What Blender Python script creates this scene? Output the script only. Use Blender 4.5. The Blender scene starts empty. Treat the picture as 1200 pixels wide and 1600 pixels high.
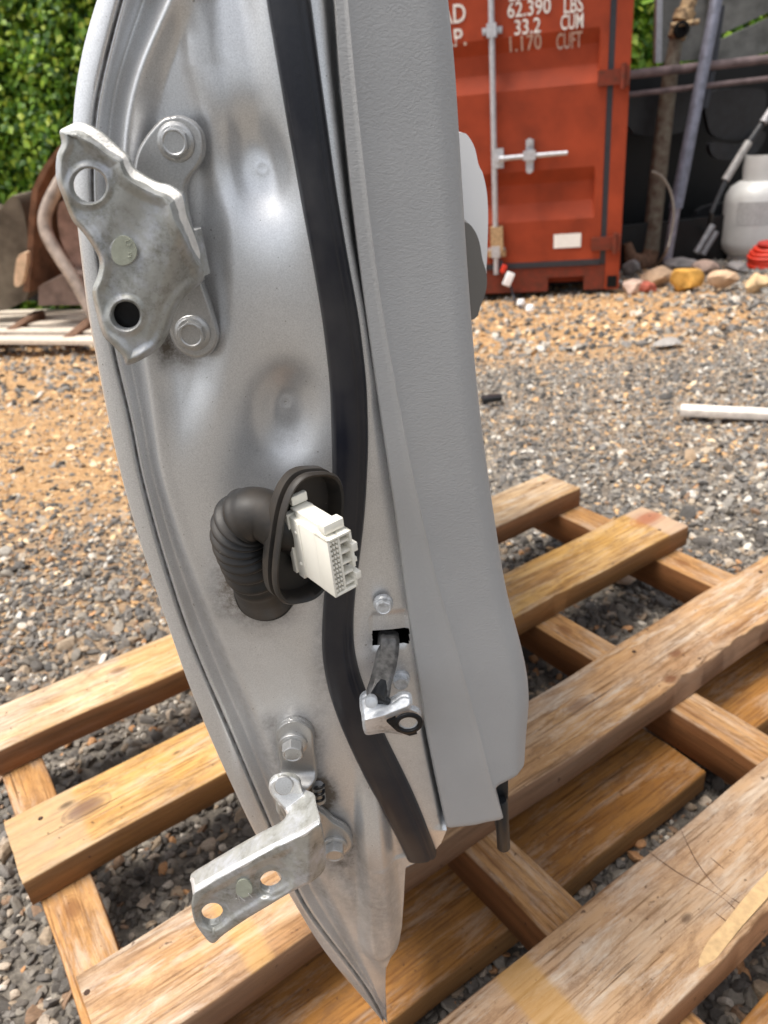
import bpy, bmesh, math, random
import numpy as np
from mathutils import Matrix, Vector
random.seed(7); RNG = np.random.default_rng(7)
R = math.radians
scene = bpy.context.scene
COL = scene.collection

# ---------------------------------------------------------------- camera
F, CX, CY = 1200., 600., 800.
PITCH, ROLL, H = R(27.9), R(5.7), 0.84
f_ = np.array([0, math.cos(PITCH), -math.sin(PITCH)])
u0 = np.array([0, math.sin(PITCH), math.cos(PITCH)]); r0 = np.array([1., 0, 0])
cr, sr = math.cos(ROLL), math.sin(ROLL)
AX = cr*r0 - sr*u0; AY = sr*r0 + cr*u0; AF = f_
EYE = np.array([0, 0, H])
cam = bpy.data.cameras.new('camera'); camo = bpy.data.objects.new('camera', cam); COL.objects.link(camo)
cam.sensor_fit = 'VERTICAL'; cam.sensor_height = 36; cam.sensor_width = 27; cam.lens = 27
cam.clip_start = .01; cam.clip_end = 500
m = Matrix.Identity(4)
for i in range(3):
    m[i][0] = AX[i]; m[i][1] = AY[i]; m[i][2] = -AF[i]; m[i][3] = EYE[i]
camo.matrix_world = m
cam.dof.use_dof = True; cam.dof.focus_distance = .42; cam.dof.aperture_fstop = 12.5
scene.camera = camo
# ---------------------------------------------------------------- light
SUN_EL, SUN_AZ = R(71), R(262)      # azimuth measured from +Y towards +X
world = bpy.data.worlds.new('World'); scene.world = world; world.use_nodes = True
wn = world.node_tree.nodes; wl = world.node_tree.links; wn.clear()
sky = wn.new('ShaderNodeTexSky'); sky.sky_type = 'NISHITA'; sky.sun_disc = False
sky.sun_elevation = SUN_EL; sky.sun_rotation = SUN_AZ; sky.dust_density = 4; sky.air_density = 1.0
hs = wn.new('ShaderNodeHueSaturation'); hs.inputs['Saturation'].default_value = .30
bg = wn.new('ShaderNodeBackground'); bg.inputs['Strength'].default_value = .14
wo = wn.new('ShaderNodeOutputWorld')
wl.new(sky.outputs[0], hs.inputs['Color']); wl.new(hs.outputs[0], bg.inputs[0]); wl.new(bg.outputs[0], wo.inputs[0])
sl = bpy.data.lights.new('sun', 'SUN'); sl.energy = 2.3; sl.angle = R(22); sl.color = (1, .94, .85)
so = bpy.data.objects.new('sun', sl); COL.objects.link(so)
sd_ = Vector((math.sin(SUN_AZ)*math.cos(SUN_EL), math.cos(SUN_AZ)*math.cos(SUN_EL), math.sin(SUN_EL)))
so.rotation_euler = sd_.to_track_quat('Z', 'Y').to_euler()
scene.view_settings.view_transform = 'Standard'; scene.view_settings.look = 'None'
scene.view_settings.exposure = 0.85; scene.view_settings.gamma = 1

# ---------------------------------------------------------------- maths helpers
def ray(px, py):
    px = np.asarray(px, float); py = np.asarray(py, float)
    return AF + AX*((px-CX)/F)[..., None] - AY*((py-CY)/F)[..., None]
def onY(px, py, y):
    d = ray(px, py); t = np.asarray(y, float)/d[..., 1]
    return EYE + d*t[..., None]
def onZ(px, py, z):
    d = ray(px, py); t = (z-H)/d[..., 2]; return EYE + d*t[..., None]
def gz(y):
    y = np.asarray(y, float); s = y-1.5
    return -0.096*np.where(s < -.3, 0, np.where(s > .3, s, (s+.3)**2/1.2))
def G(px, py):
    d = ray(px, py); z = 0.
    for _ in range(60):
        t = (z-H)/d[2]; z = .5*z+.5*float(gz(t*d[1]))
    return EYE+d*((z-H)/d[2])
def cr_spline(pts, closed=True, n=4):
    P = np.array(pts, float); N = len(P); out = []
    rng = range(N) if closed else range(N-1)
    for i in rng:
        g = lambda k: P[k % N] if closed else P[min(max(k, 0), N-1)]
        a, b, c, d = g(i-1), g(i), g(i+1), g(i+2)
        for j in range(n):
            t = j/n
            out.append(.5*((2*b)+(-a+c)*t+(2*a-5*b+4*c-d)*t*t+(-a+3*b-3*c+d)*t**3))
    if not closed: out.append(P[-1])
    return np.array(out)
def tab(pairs):
    ys = np.array([p[0] for p in pairs], float); xs = np.array([p[1] for p in pairs], float)
    # smooth the table a little: monotone resampling + box filter
    yy = np.linspace(ys[0], ys[-1], 600); xx = np.interp(yy, ys, xs)
    k = 13; pad = np.pad(xx, k, mode='reflect', reflect_type='odd'); xx = np.convolve(pad, np.ones(2*k+1)/(2*k+1), 'valid')
    return lambda y: np.interp(y, yy, xx)
def sst(e0, e1, x):
    t = np.clip((x-e0)/(e1-e0), 0, 1); return t*t*(3-2*t)

# ---------------------------------------------------------------- object helpers
def tag(o, label=None, cat=None, group=None, kind=None):
    if label: o['label'] = label
    if cat: o['category'] = cat
    if group: o['group'] = group
    if kind: o['kind'] = kind
    return o
def empty(name, loc, label, cat, group=None):
    o = bpy.data.objects.new(name, None); COL.objects.link(o); o.location = Vector(loc)
    o.empty_display_size = .05
    return tag(o, label, cat, group)
def root_loc(o):
    v = Vector((0, 0, 0))
    while o is not None:
        v += o.location; o = o.parent
    return v
def obj(name, verts, faces, mat, parent=None, smooth=True, sharp=None, origin=None):
    """verts in world space"""
    V = np.asarray(verts, float)
    if parent is not None:
        off = np.array(root_loc(parent))
        c = np.zeros(3)
    else:
        off = np.zeros(3)
        c = origin if origin is not None else np.array([(V[:, 0].min()+V[:, 0].max())/2, (V[:, 1].min()+V[:, 1].max())/2, V[:, 2].min()])
    me = bpy.data.meshes.new(name)
    me.from_pydata((V-off-c).tolist(), [], [tuple(int(i) for i in f) for f in faces])
    me.materials.append(mat); me.validate(); me.update()
    if smooth:
        me.polygons.foreach_set('use_smooth', [True]*len(me.polygons))
        if sharp: me.set_sharp_from_angle(angle=R(sharp))
    o = bpy.data.objects.new(name, me); COL.objects.link(o)
    o.location = Vector(c)
    if parent is not None: o.parent = parent
    return o
class MB:
    def __init__(s): s.v = []; s.f = []; s.n = 0
    def add(s, v, f):
        v = np.asarray(v, float); s.v.append(v); s.f += [tuple(int(i)+s.n for i in q) for q in f]; s.n += len(v); return s
    def box(s, c, size, rot=None, bev=0.0, jit=0.):
        bm = bmesh.new(); bmesh.ops.create_cube(bm, size=1)
        for v in bm.verts: v.co = Vector((v.co.x*size[0], v.co.y*size[1], v.co.z*size[2]))
        if bev: bmesh.ops.bevel(bm, geom=list(bm.edges), offset=bev, segments=2, profile=.6, affect='EDGES')
        M = rot if rot is not None else Matrix.Identity(3)
        bm.verts.index_update()
        v = [list(M @ q.co + Vector(c)) for q in bm.verts]; f = [[w.index for w in q.verts] for q in bm.faces]; bm.free()
        return s.add(v, f)
    def tube(s, pts, rad, seg=14, cap=True, hollow=False):
        P = np.array(pts, float); n = len(P); rad = np.broadcast_to(np.array(rad, float), (n,))
        T = np.gradient(P, axis=0); T /= np.linalg.norm(T, axis=1)[:, None]+1e-12
        up = np.array([0, 0, 1.]) if abs(T[0][2]) < .9 else np.array([1., 0, 0])
        V = []; a = np.cross(T[0], up); a /= np.linalg.norm(a)
        for i in range(n):
            a = a - T[i]*np.dot(a, T[i]); a /= np.linalg.norm(a); b = np.cross(T[i], a)
            for k in range(seg):
                th = 2*math.pi*k/seg; V.append(P[i]+rad[i]*(math.cos(th)*a+math.sin(th)*b))
        Fc = [(i*seg+k, i*seg+(k+1) % seg, (i+1)*seg+(k+1) % seg, (i+1)*seg+k) for i in range(n-1) for k in range(seg)]
        if cap: Fc += [tuple(range(seg))[::-1], tuple(range((n-1)*seg, n*seg))]
        return s.add(V, Fc)
    def lathe(s, prof, c, axis, seg=32, hexn=None, ref=None):
        """prof list of (r, h[, hexflag])"""
        A = np.array(axis, float); A /= np.linalg.norm(A)
        r_ = np.array(ref if ref is not None else ([0, 0, 1.] if abs(A[2]) < .9 else [1., 0, 0])); X = np.cross(r_, A); X /= np.linalg.norm(X); Y = np.cross(A, X)
        V = []; c = np.array(c, float)
        for p in prof:
            hx = len(p) > 2 and p[2]
            for k in range(seg):
                th = 2*math.pi*k/seg
                r = p[0]
                if hx:
                    q = (th+math.pi/6) % (math.pi/3)-math.pi/6
                    r = p[0]*math.cos(math.pi/6)/math.cos(q) if hx == 1 else p[0]*(.5+.5*math.cos(math.pi/6)/math.cos(q))
                V.append(c+A*p[1]+r*(math.cos(th)*X+math.sin(th)*Y))
        n = len(prof)
        Fc = [(i*seg+k, i*seg+(k+1) % seg, (i+1)*seg+(k+1) % seg, (i+1)*seg+k) for i in range(n-1) for k in range(seg)]
        Fc += [tuple(range(seg))[::-1], tuple(range((n-1)*seg, n*seg))]
        return s.add(V, Fc)
    def prism(s, front, back):
        n = len(front); V = list(front)+list(back)
        Fc = [tuple(range(n)), tuple(range(2*n-1, n-1, -1))]+[(i, i+n, (i+1) % n+n, (i+1) % n) for i in range(n)]
        return s.add(V, Fc)
    def build(s, name, mat, parent=None, smooth=True, sharp=35):
        return obj(name, np.concatenate(s.v), s.f, mat, parent, smooth, sharp)
def slab(poly, Y, th, name, mat, parent=None, sharp=30):
    """outline in photo pixels placed at distance Y, real thickness th"""
    a = onY([p[0] for p in poly], [p[1] for p in poly], np.full(len(poly), Y)); b = a+np.array([0, th, 0])
    return MB().prism(a, b).build(name, mat, parent, True, sharp)
def grid_faces(nr, nc, off=0):
    return [(off+i*nc+j, off+i*nc+j+1, off+(i+1)*nc+j+1, off+(i+1)*nc+j) for i in range(nr-1) for j in range(nc-1)]

# ---------------------------------------------------------------- materials
def newmat(name):
    m = bpy.data.materials.new(name); m.use_nodes = True
    nt = m.node_tree; b = nt.nodes['Principled BSDF']; return m, nt, b
def N(nt, typ, **kw):
    n = nt.nodes.new(typ)
    for k, v in kw.items():
        if k in n.inputs: n.inputs[k].default_value = v
        else: setattr(n, k, v)
    return n
def ramp(nt, src, stops, interp='LINEAR'):
    r = nt.nodes.new('ShaderNodeValToRGB'); r.color_ramp.interpolation = interp
    e = r.color_ramp.elements
    while len(e) < len(stops): e.new(.5)
    for i, (p, c) in enumerate(stops):
        e[i].position = p; e[i].color = (*c, 1) if len(c) == 3 else c
    nt.links.new(src, r.inputs[0]); return r
def mixc(nt, fac, a, b, mode='MIX'):
    n = nt.nodes.new('ShaderNodeMix'); n.data_type = 'RGBA'; n.blend_type = mode
    for s, v in ((0, fac), (6, a), (7, b)):
        if hasattr(v, 'is_linked') or hasattr(v, 'links'): nt.links.new(v, n.inputs[s])
        else: n.inputs[s].default_value = v if s == 0 else (*v, 1)
    return n.outputs[2]
def math_(nt, op, a, b=0., c=None):
    n = nt.nodes.new('ShaderNodeMath'); n.operation = op
    for i, v in enumerate((a, b) if c is None else (a, b, c)):
        if hasattr(v, 'links'): nt.links.new(v, n.inputs[i])
        else: n.inputs[i].default_value = v
    return n.outputs[0]
def coords(nt, scale=(1, 1, 1), loc=(0, 0, 0), rot=(0, 0, 0), world=False):
    if world: t = nt.nodes.new('ShaderNodeNewGeometry').outputs['Position']
    else: t = nt.nodes.new('ShaderNodeTexCoord').outputs['Object']
    mp = nt.nodes.new('ShaderNodeMapping'); mp.inputs['Scale'].default_value = scale; mp.inputs['Location'].default_value = loc; mp.inputs['Rotation'].default_value = rot
    nt.links.new(t, mp.inputs[0]); return mp.outputs[0]
def noise(nt, vec, scale, detail=4, rough=.55, dist=0.):
    n = nt.nodes.new('ShaderNodeTexNoise'); n.inputs['Scale'].default_value = scale; n.inputs['Detail'].default_value = detail
    n.inputs['Roughness'].default_value = rough; n.inputs['Distortion'].default_value = dist
    nt.links.new(vec, n.inputs['Vector']); return n.outputs['Fac']
def bump(nt, b, h, strength=.3, dist=.001, prev=None):
    n = nt.nodes.new('ShaderNodeBump'); n.inputs['Strength'].default_value = strength; n.inputs['Distance'].default_value = dist
    nt.links.new(h, n.inputs['Height'])
    if prev is not None: nt.links.new(prev, n.inputs['Normal'])
    nt.links.new(n.outputs[0], b.inputs['Normal']); return n.outputs[0]
def simple(name, col, rough=.5, metal=0., nscale=60, var=.25, bs=.15, bd=.0005, dark=None, spec=None, detail=5):
    m, nt, b = newmat(name); v = coords(nt, world=True)
    n = noise(nt, v, nscale, detail)
    d = dark or tuple(c*(1-var) for c in col); l = tuple(min(1, c*(1+var)) for c in col)
    c = ramp(nt, n, [(.3, d), (.7, l)])
    nt.links.new(c.outputs[0], b.inputs['Base Color'])
    rr = math_(nt, 'MULTIPLY_ADD', n, .25, rough-.12); nt.links.new(rr, b.inputs['Roughness'])
    b.inputs['Metallic'].default_value = metal
    b.inputs['Specular IOR Level'].default_value = spec if spec is not None else (.22 if rough > .5 else .5)
    bump(nt, b, noise(nt, v, nscale*5, 3), bs, bd)
    return m

def silver_paint(name='silver_paint', base=(.74, .745, .75), dirtamt=1.):
    m, nt, b = newmat(name); v = coords(nt, world=True)
    fl = noise(nt, v, 1300, 3, .75)
    c = ramp(nt, fl, [(.3, tuple(x*.84 for x in base)), (.7, tuple(min(1, x*1.15) for x in base))]).outputs[0]
    big = noise(nt, v, 9, 5, .6); fine = noise(nt, v, 90, 6, .7)
    dm = math_(nt, 'MULTIPLY', ramp(nt, big, [(.48, (0, 0, 0)), (.68, (1, 1, 1))]).outputs[0], fine)
    # road grime collects on the lower half of the hinge face
    sep = nt.nodes.new('ShaderNodeSeparateXYZ'); nt.links.new(v, sep.inputs[0])
    low = nt.nodes.new('ShaderNodeMapRange'); nt.links.new(sep.outputs[2], low.inputs[0])
    low.inputs[1].default_value = .72; low.inputs[2].default_value = .3; low.inputs[3].default_value = .25; low.inputs[4].default_value = 1.
    dm = math_(nt, 'MULTIPLY', dm, math_(nt, 'MULTIPLY', low.outputs[0], .85*dirtamt))
    film = math_(nt, 'MULTIPLY', low.outputs[0], .09*dirtamt)
    c = mixc(nt, film, c, (.27, .22, .16)); c = mixc(nt, dm, c, (.25, .18, .11))
    ga = nt.nodes.new('ShaderNodeAttribute'); ga.attribute_name = 'grime'
    gm = math_(nt, 'MULTIPLY', ga.outputs['Fac'], math_(nt, 'MULTIPLY_ADD', noise(nt, v, 150, 7, .75), 3.2, -.5)); gm = math_(nt, 'MINIMUM', math_(nt, 'MAXIMUM', gm, 0.), .93)
    c = mixc(nt, gm, c, (.085, .06, .035)); dm = math_(nt, 'MAXIMUM', dm, gm)
    sp = noise(nt, v, 420, 2, .5); spk = ramp(nt, sp, [(.735, (0, 0, 0)), (.76, (1, 1, 1))]).outputs[0]
    c = mixc(nt, math_(nt, 'MULTIPLY', spk, .5), c, (.12, .09, .06))
    nt.links.new(c, b.inputs['Base Color'])
    nt.links.new(math_(nt, 'MULTIPLY_ADD', dm, -.75, .80), b.inputs['Metallic'])
    rg = math_(nt, 'MULTIPLY_ADD', dm, .4, .34); nt.links.new(math_(nt, 'ADD', rg, math_(nt, 'MULTIPLY', fine, .08)), b.inputs['Roughness'])
    b.inputs['Coat Weight'].default_value = .15; b.inputs['Coat Roughness'].default_value = .4
    n1 = bump(nt, b, fl, .10, .0002); bump(nt, b, noise(nt, v, 260, 3), .12, .0003, n1)
    return m
def zinc(name, base=(.36, .36, .335), stain=(.20, .195, .165), bloom=(.60, .62, .70)):
    m, nt, b = newmat(name); v = coords(nt, world=True)
    n1 = noise(nt, v, 75, 8, .78); n2 = noise(nt, v, 420, 5, .75); n3 = noise(nt, v, 60, 7, .75)
    c = ramp(nt, n1, [(.34, stain), (.5, base), (.72, tuple(min(1, x*1.25) for x in base))]).outputs[0]
    k = math_(nt, 'MULTIPLY', ramp(nt, n3, [(.46, (0, 0, 0)), (.64, (.9, .9, .9))]).outputs[0], n2)
    c = mixc(nt, k, c, bloom)
    k2 = ramp(nt, n2, [(.64, (0, 0, 0)), (.74, (1, 1, 1))]).outputs[0]
    c = mixc(nt, math_(nt, 'MULTIPLY', k2, .55), c, (.13, .11, .08))
    nt.links.new(c, b.inputs['Base Color']); b.inputs['Metallic'].default_value = .45
    nt.links.new(math_(nt, 'MULTIPLY_ADD', n2, .35, .25), b.inputs['Roughness'])
    h = math_(nt, 'ADD', math_(nt, 'MULTIPLY', n2, .5), math_(nt, 'MULTIPLY', noise(nt, v, 500, 3), .3))
    bump(nt, b, h, .22, .0006); return m
def leather(name='grained_plastic', col=(.355, .355, .355)):
    m, nt, b = newmat(name)
    v = coords(nt, world=True, scale=(1, 1, 1), rot=(0, R(35), 0)); v2 = coords(nt, world=True, scale=(.75, 1, 1.15), rot=(0, R(35), 0))
    vo = N(nt, 'ShaderNodeTexVoronoi'); vo.feature = 'SMOOTH_F1'; vo.inputs['Scale'].default_value = 900
    nz = nt.nodes.new('ShaderNodeTexNoise'); nz.inputs['Scale'].default_value = 380; nz.inputs['Detail'].default_value = 3; nt.links.new(v2, nz.inputs['Vector'])
    vm = nt.nodes.new('ShaderNodeVectorMath'); vm.operation = 'MULTIPLY_ADD'; nt.links.new(nz.outputs['Color'], vm.inputs[0]); vm.inputs[1].default_value = (.004, .004, .004); nt.links.new(v2, vm.inputs[2])
    nt.links.new(vm.outputs[0], vo.inputs['Vector'])
    h = math_(nt, 'ADD', math_(nt, 'MULTIPLY', vo.outputs['Distance'], 1.), math_(nt, 'MULTIPLY', noise(nt, v2, 620, 3, .6, .4), .9))
    c = ramp(nt, noise(nt, v, 14, 5), [(.3, tuple(x*.95 for x in col)), (.7, tuple(x*1.05 for x in col))]).outputs[0]
    c = mixc(nt, math_(nt, 'MULTIPLY', ramp(nt, noise(nt, v, 5, 6), [(.45, (0, 0, 0)), (.7, (1, 1, 1))]).outputs[0], .18), c, (.32, .28, .22))
    nt.links.new(c, b.inputs['Base Color']); b.inputs['Roughness'].default_value = .5
    bump(nt, b, h, .38, .00035); return m
def rubber(name, col=(.018, .019, .024), rough=.42, dust=(.10, .085, .065), amt=.5):
    m, nt, b = newmat(name); v = coords(nt, world=True)
    n = noise(nt, v, 22, 6, .65); n2 = noise(nt, v, 420, 3, .6)
    k = math_(nt, 'MULTIPLY', ramp(nt, n, [(.42, (0, 0, 0)), (.75, (1, 1, 1))]).outputs[0], amt)
    c = mixc(nt, k, col, dust)
    c = mixc(nt, ramp(nt, n2, [(.76, (0, 0, 0)), (.80, (1, 1, 1))]).outputs[0], c, (.28, .25, .2))
    nt.links.new(c, b.inputs['Base Color'])
    nt.links.new(math_(nt, 'MULTIPLY_ADD', k, .5, rough), b.inputs['Roughness'])
    bump(nt, b, math_(nt, 'ADD', n2, n), .15, .0004); return m
def wood(name, light=(.55, .38, .22), dark=(.30, .16, .07), stain=(.42, .21, .04), stain_amt=.35, grey=.2, seed=0., knots=(), side=(.26, .14, .06), bands=()):
    """object X runs along the board"""
    m, nt, b = newmat(name)
    v = coords(nt, scale=(1, 1, 1), loc=(seed*3.1, seed*1.7, seed*.6))
    vs = coords(nt, scale=(1, 14, 14), loc=(seed, seed*2, seed)); vf = coords(nt, scale=(1, 26, 26), loc=(seed*2, seed, 0)); 
    raw = nt.nodes.new('ShaderNodeTexCoord').outputs['Object']
    g = noise(nt, vs, 2.6, 7, .62, .55); fine = noise(nt, vf, 9, 6, .7, .2); wob = noise(nt, v, 9, 4, .5)
    c = ramp(nt, g, [(.28, dark), (.45, tuple((a+2*q)/3 for a, q in zip(dark, light))), (.62, light), (.85, tuple(min(1, x*1.18) for x in light))]).outputs[0]
    st = ramp(nt, noise(nt, coords(nt, scale=(1, 3, 3), loc=(seed*5, 0, seed)), 5.5, 5, .6, .5), [(.46, (0, 0, 0)), (.66, (1, 1, 1))]).outputs[0]
    c = mixc(nt, math_(nt, 'MULTIPLY', st, stain_amt), c, stain)
    gr = ramp(nt, noise(nt, coords(nt, scale=(1, 4, 4), loc=(0, seed*4, seed)), 4, 5, .65), [(.45, (0, 0, 0)), (.65, (1, 1, 1))]).outputs[0]
    c = mixc(nt, math_(nt, 'MULTIPLY', gr, grey), c, (.40, .34, .28))
    # fibre lines, long checks, saw marks and blotchy dirt
    fl = ramp(nt, fine, [(.34, (0, 0, 0)), (.50, (1, 1, 1))]).outputs[0]
    c = mixc(nt, 1., c, mixc(nt, fl, (.44, .34, .26), (1.08, 1.05, 1.02)), 'MULTIPLY')
    vk = coords(nt, scale=(.7, 34, 34), loc=(seed*3, seed*5, seed)); ck = noise(nt, vk, 3.1, 3, .5, .1)
    crack = ramp(nt, ck, [(.27, (1, 1, 1)), (.325, (0, 0, 0))]).outputs[0]
    c = mixc(nt, math_(nt, 'MULTIPLY', crack, .85), c, (.10, .045, .02))
    dt = ramp(nt, noise(nt, coords(nt, scale=(1, 2.6, 2.6), loc=(seed*7, 1, seed)), 17, 9, .8, .4), [(.46, (0, 0, 0)), (.66, (1, 1, 1))]).outputs[0]
    c = mixc(nt, math_(nt, 'MULTIPLY', dt, .7), c, (.17, .085, .045))
    wh = ramp(nt, noise(nt, coords(nt, scale=(1, 6, 6), loc=(seed, seed*9, seed)), 8, 8, .78, .3), [(.50, (0, 0, 0)), (.68, (1, 1, 1))]).outputs[0]
    c = mixc(nt, math_(nt, 'MULTIPLY', wh, .38+grey*.75), c, (.66, .57, .47))
    sep = nt.nodes.new('ShaderNodeSeparateXYZ'); nt.links.new(raw, sep.inputs[0])
    for (bx, bw, bc, ba) in bands:     # lighter / darker cross marks left by missing boards
        d = math_(nt, 'ABSOLUTE', math_(nt, 'SUBTRACT', math_(nt, 'ADD', sep.outputs[0], math_(nt, 'MULTIPLY', wob, .006)), bx+.003))
        k = ramp(nt, d, [(bw*.92, (1, 1, 1)), (bw*1.08, (0, 0, 0))]).outputs[0]
        c = mixc(nt, math_(nt, 'MULTIPLY', k, ba), c, bc)
    for (kx, ky, kr, kc) in knots:
        dx = math_(nt, 'DIVIDE', math_(nt, 'SUBTRACT', sep.outputs[0], kx), kr*1.9); dy = math_(nt, 'DIVIDE', math_(nt, 'SUBTRACT', sep.outputs[1], ky), kr)
        d = math_(nt, 'SQRT', math_(nt, 'ADD', math_(nt, 'MULTIPLY', dx, dx), math_(nt, 'MULTIPLY', dy, dy)))
        d = math_(nt, 'ADD', d, math_(nt, 'MULTIPLY', math_(nt, 'SUBTRACT', wob, .5), 1.1))
        k = ramp(nt, d, [(.25, (1, 1, 1)), (.6, (.8, .8, .8)), (.8, (.25, .25, .25)), (.95, (.5, .5, .5)), (1.25, (0, 0, 0))]).outputs[0]
        k = math_(nt, 'MULTIPLY', k, ramp(nt, g, [(.2, (1, 1, 1)), (.9, (.45, .45, .45))]).outputs[0])
        c = mixc(nt, k, c, kc)
    hsv = nt.nodes.new('ShaderNodeHueSaturation'); hsv.inputs['Saturation'].default_value = 1.0; hsv.inputs['Hue'].default_value = .503; hsv.inputs['Value'].default_value = .84; nt.links.new(c, hsv.inputs['Color']); c = hsv.outputs[0]
    # sawn edges: less bleached, redder timber, with side shade painted into the colour
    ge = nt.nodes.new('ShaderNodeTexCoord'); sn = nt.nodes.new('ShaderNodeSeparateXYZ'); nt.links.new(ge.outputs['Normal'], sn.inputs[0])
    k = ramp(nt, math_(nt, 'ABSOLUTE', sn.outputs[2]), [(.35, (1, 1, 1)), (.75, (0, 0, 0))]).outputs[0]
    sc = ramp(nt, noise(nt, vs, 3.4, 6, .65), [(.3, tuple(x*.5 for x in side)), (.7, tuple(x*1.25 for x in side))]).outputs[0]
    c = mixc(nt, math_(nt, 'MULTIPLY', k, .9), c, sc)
    dk = ramp(nt, noise(nt, v, 120, 3, .5), [(.69, (0, 0, 0)), (.74, (1, 1, 1))]).outputs[0]
    c = mixc(nt, math_(nt, 'MULTIPLY', dk, .75), c, (.06, .03, .02))
    nt.links.new(c, b.inputs['Base Color']); b.inputs['Roughness'].default_value = .72
    b.inputs['Specular IOR Level'].default_value = .18
    n1 = bump(nt, b, fine, .8, .0014); n2_ = bump(nt, b, math_(nt, 'SUBTRACT', 1., crack), .7, .002, n1); bump(nt, b, g, .4, .002, n2_)
    return m
def stone_mat(name, stops, rough=.75, bsc=300):
    m, nt, b = newmat(name); g = nt.nodes.new('ShaderNodeNewGeometry'); v = coords(nt, world=True)
    c = ramp(nt, g.outputs['Random Per Island'], stops, 'CONSTANT').outputs[0]
    n = noise(nt, v, bsc, 5, .7)
    c = mixc(nt, 1., c, ramp(nt, n, [(.25, (.62, .62, .62)), (.75, (1.25, 1.22, 1.18))]).outputs[0], 'MULTIPLY')
    nt.links.new(c, b.inputs['Base Color']); b.inputs['Roughness'].default_value = rough; b.inputs['Specular IOR Level'].default_value = .35
    bump(nt, b, n, .35, .002); return m
PAINT = silver_paint(); PAINTD = silver_paint('silver_paint_hinge', (.47, .47, .465), 1.4); PAINT_LIT = silver_paint('silver_paint_lit', (.80, .80, .80), .6); LEATHER = leather(); RUB = rubber('weatherstrip_rubber', (.009, .010, .016), .30, (.06, .055, .05), .35)
BOOT = rubber('boot_rubber', (.010, .0095, .009), .45, (.085, .062, .042), .5)
ZINC = zinc('dull_zinc'); ZINC2 = zinc('bright_zinc', (.6, .62, .64), (.3, .3, .3), (.75, .78, .82))
DARK = simple('black_steel', (.012, .012, .013), .35, .5, 200, .4)
STRAPM = simple('greased_steel', (.13, .125, .12), .42, .5, 240, .45, .2, .0004)
CREAM = simple('cream_nylon', (.82, .79, .70), .38, 0, 40, .04, .05, .0002)
BLACK = simple('black_plastic', (.012, .013, .015), .4, 0, 80, .3)
VOID = simple('cavity_black', (.004, .004, .004), .8, 0, 80, .3)
WHITEP = simple('white_plastic', (.93, .93, .93), .3, 0, 8, .02, .02)
GREYP = simple('grey_plastic', (.19, .18, .165), .4, 0, 8, .04, .05)
DAB = simple('paint_dab', (.34, .35, .28), .6, 0, 200, .12, .3, .0004)
SCRIBE = simple('scribed_line', (.62, .62, .60), .4, .6, 200, .1)

# ================================================================ the car door
YD = .383
A_ = tab([(-140, 190), (-60, 166), (0, 148), (50, 132), (100, 121), (150, 113), (190, 110), (280, 110), (357, 118), (490, 134), (552, 146), (630, 161), (740, 185), (850, 216), (950, 250), (1071, 292), (1171, 333), (1312, 399), (1408, 455), (1492, 505), (1551, 556), (1600, 600)])
B_ = tab([(-140, 234), (-60, 208), (0, 187), (57, 173), (117, 157), (187, 144), (300, 142), (392, 150), (545, 174), (662, 203), (734, 216), (850, 246), (962, 281), (1033, 309), (1129, 351), (1242, 399), (1300, 425), (1401, 465), (1446, 495), (1502, 540), (1569, 590), (1600, 602)])
R_ = tab([(-140, 330), (0, 268), (60, 240), (120, 216), (200, 199), (300, 196), (400, 204), (500, 221), (600, 237), (740, 256), (850, 290), (975, 342), (1129, 408), (1250, 456), (1373, 506), (1429, 536), (1485, 562), (1560, 594), (1600, 606)])
E_ = tab([(-140, 394), (0, 415), (100, 432), (200, 449), (300, 467), (400, 486), (500, 503), (600, 515), (700, 518), (800, 519), (870, 512), (930, 505), (1000, 501), (1050, 505), (1100, 518), (1152, 539), (1212, 568), (1264, 597), (1317, 624), (1345, 636)])
F_ = tab([(-140, 465), (0, 485), (100, 498), (200, 512), (300, 526), (400, 543), (500, 562), (600, 574), (700, 577), (800, 572), (862, 565), (937, 555), (998, 552), (1040, 557), (1083, 572), (1159, 605), (1212, 632), (1271, 659), (1333, 681), (1345, 684)])
H_ = tab([(-140, 512), (0, 523), (100, 529), (200, 538), (300, 548), (400, 560), (500, 573), (600, 587), (700, 602), (800, 617), (900, 630), (970, 639), (1046, 652), (1139, 665), (1204, 678), (1298, 698)])
I_ = tab([(-140, 533), (0, 543), (100, 552), (200, 562), (300, 573), (400, 585), (500, 600), (600, 618), (700, 637), (800, 658), (900, 681), (984, 706), (1055, 725), (1139, 748), (1215, 766), (1280, 787)])
J_ = tab([(-140, 694), (0, 707), (100, 717), (200, 723), (300, 729), (400, 735), (500, 742), (600, 750), (700, 761), (800, 775), (900, 790), (956, 800), (1021, 817), (1080, 829), (1108, 831), (1153, 826), (1222, 822)])
def RE_(y):   # right edge of the inner panel
    y = np.asarray(y, float)
    top = H_(y)+14
    low = np.interp(y, [1280, 1298, 1325, 1345, 1362, 1415, 1450, 1478, 1500, 1512, 1583, 1600], [706, 699, 690, 676, 634, 631, 628, 620, 609, 603, 602, 607])
    return np.where(y < 1280, top, low)

door = empty('car_door', (-.04, YD, 0.141), 'silver car door standing on the timber pallet, hinge edge forward, grey trim panel', 'car door')

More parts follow.
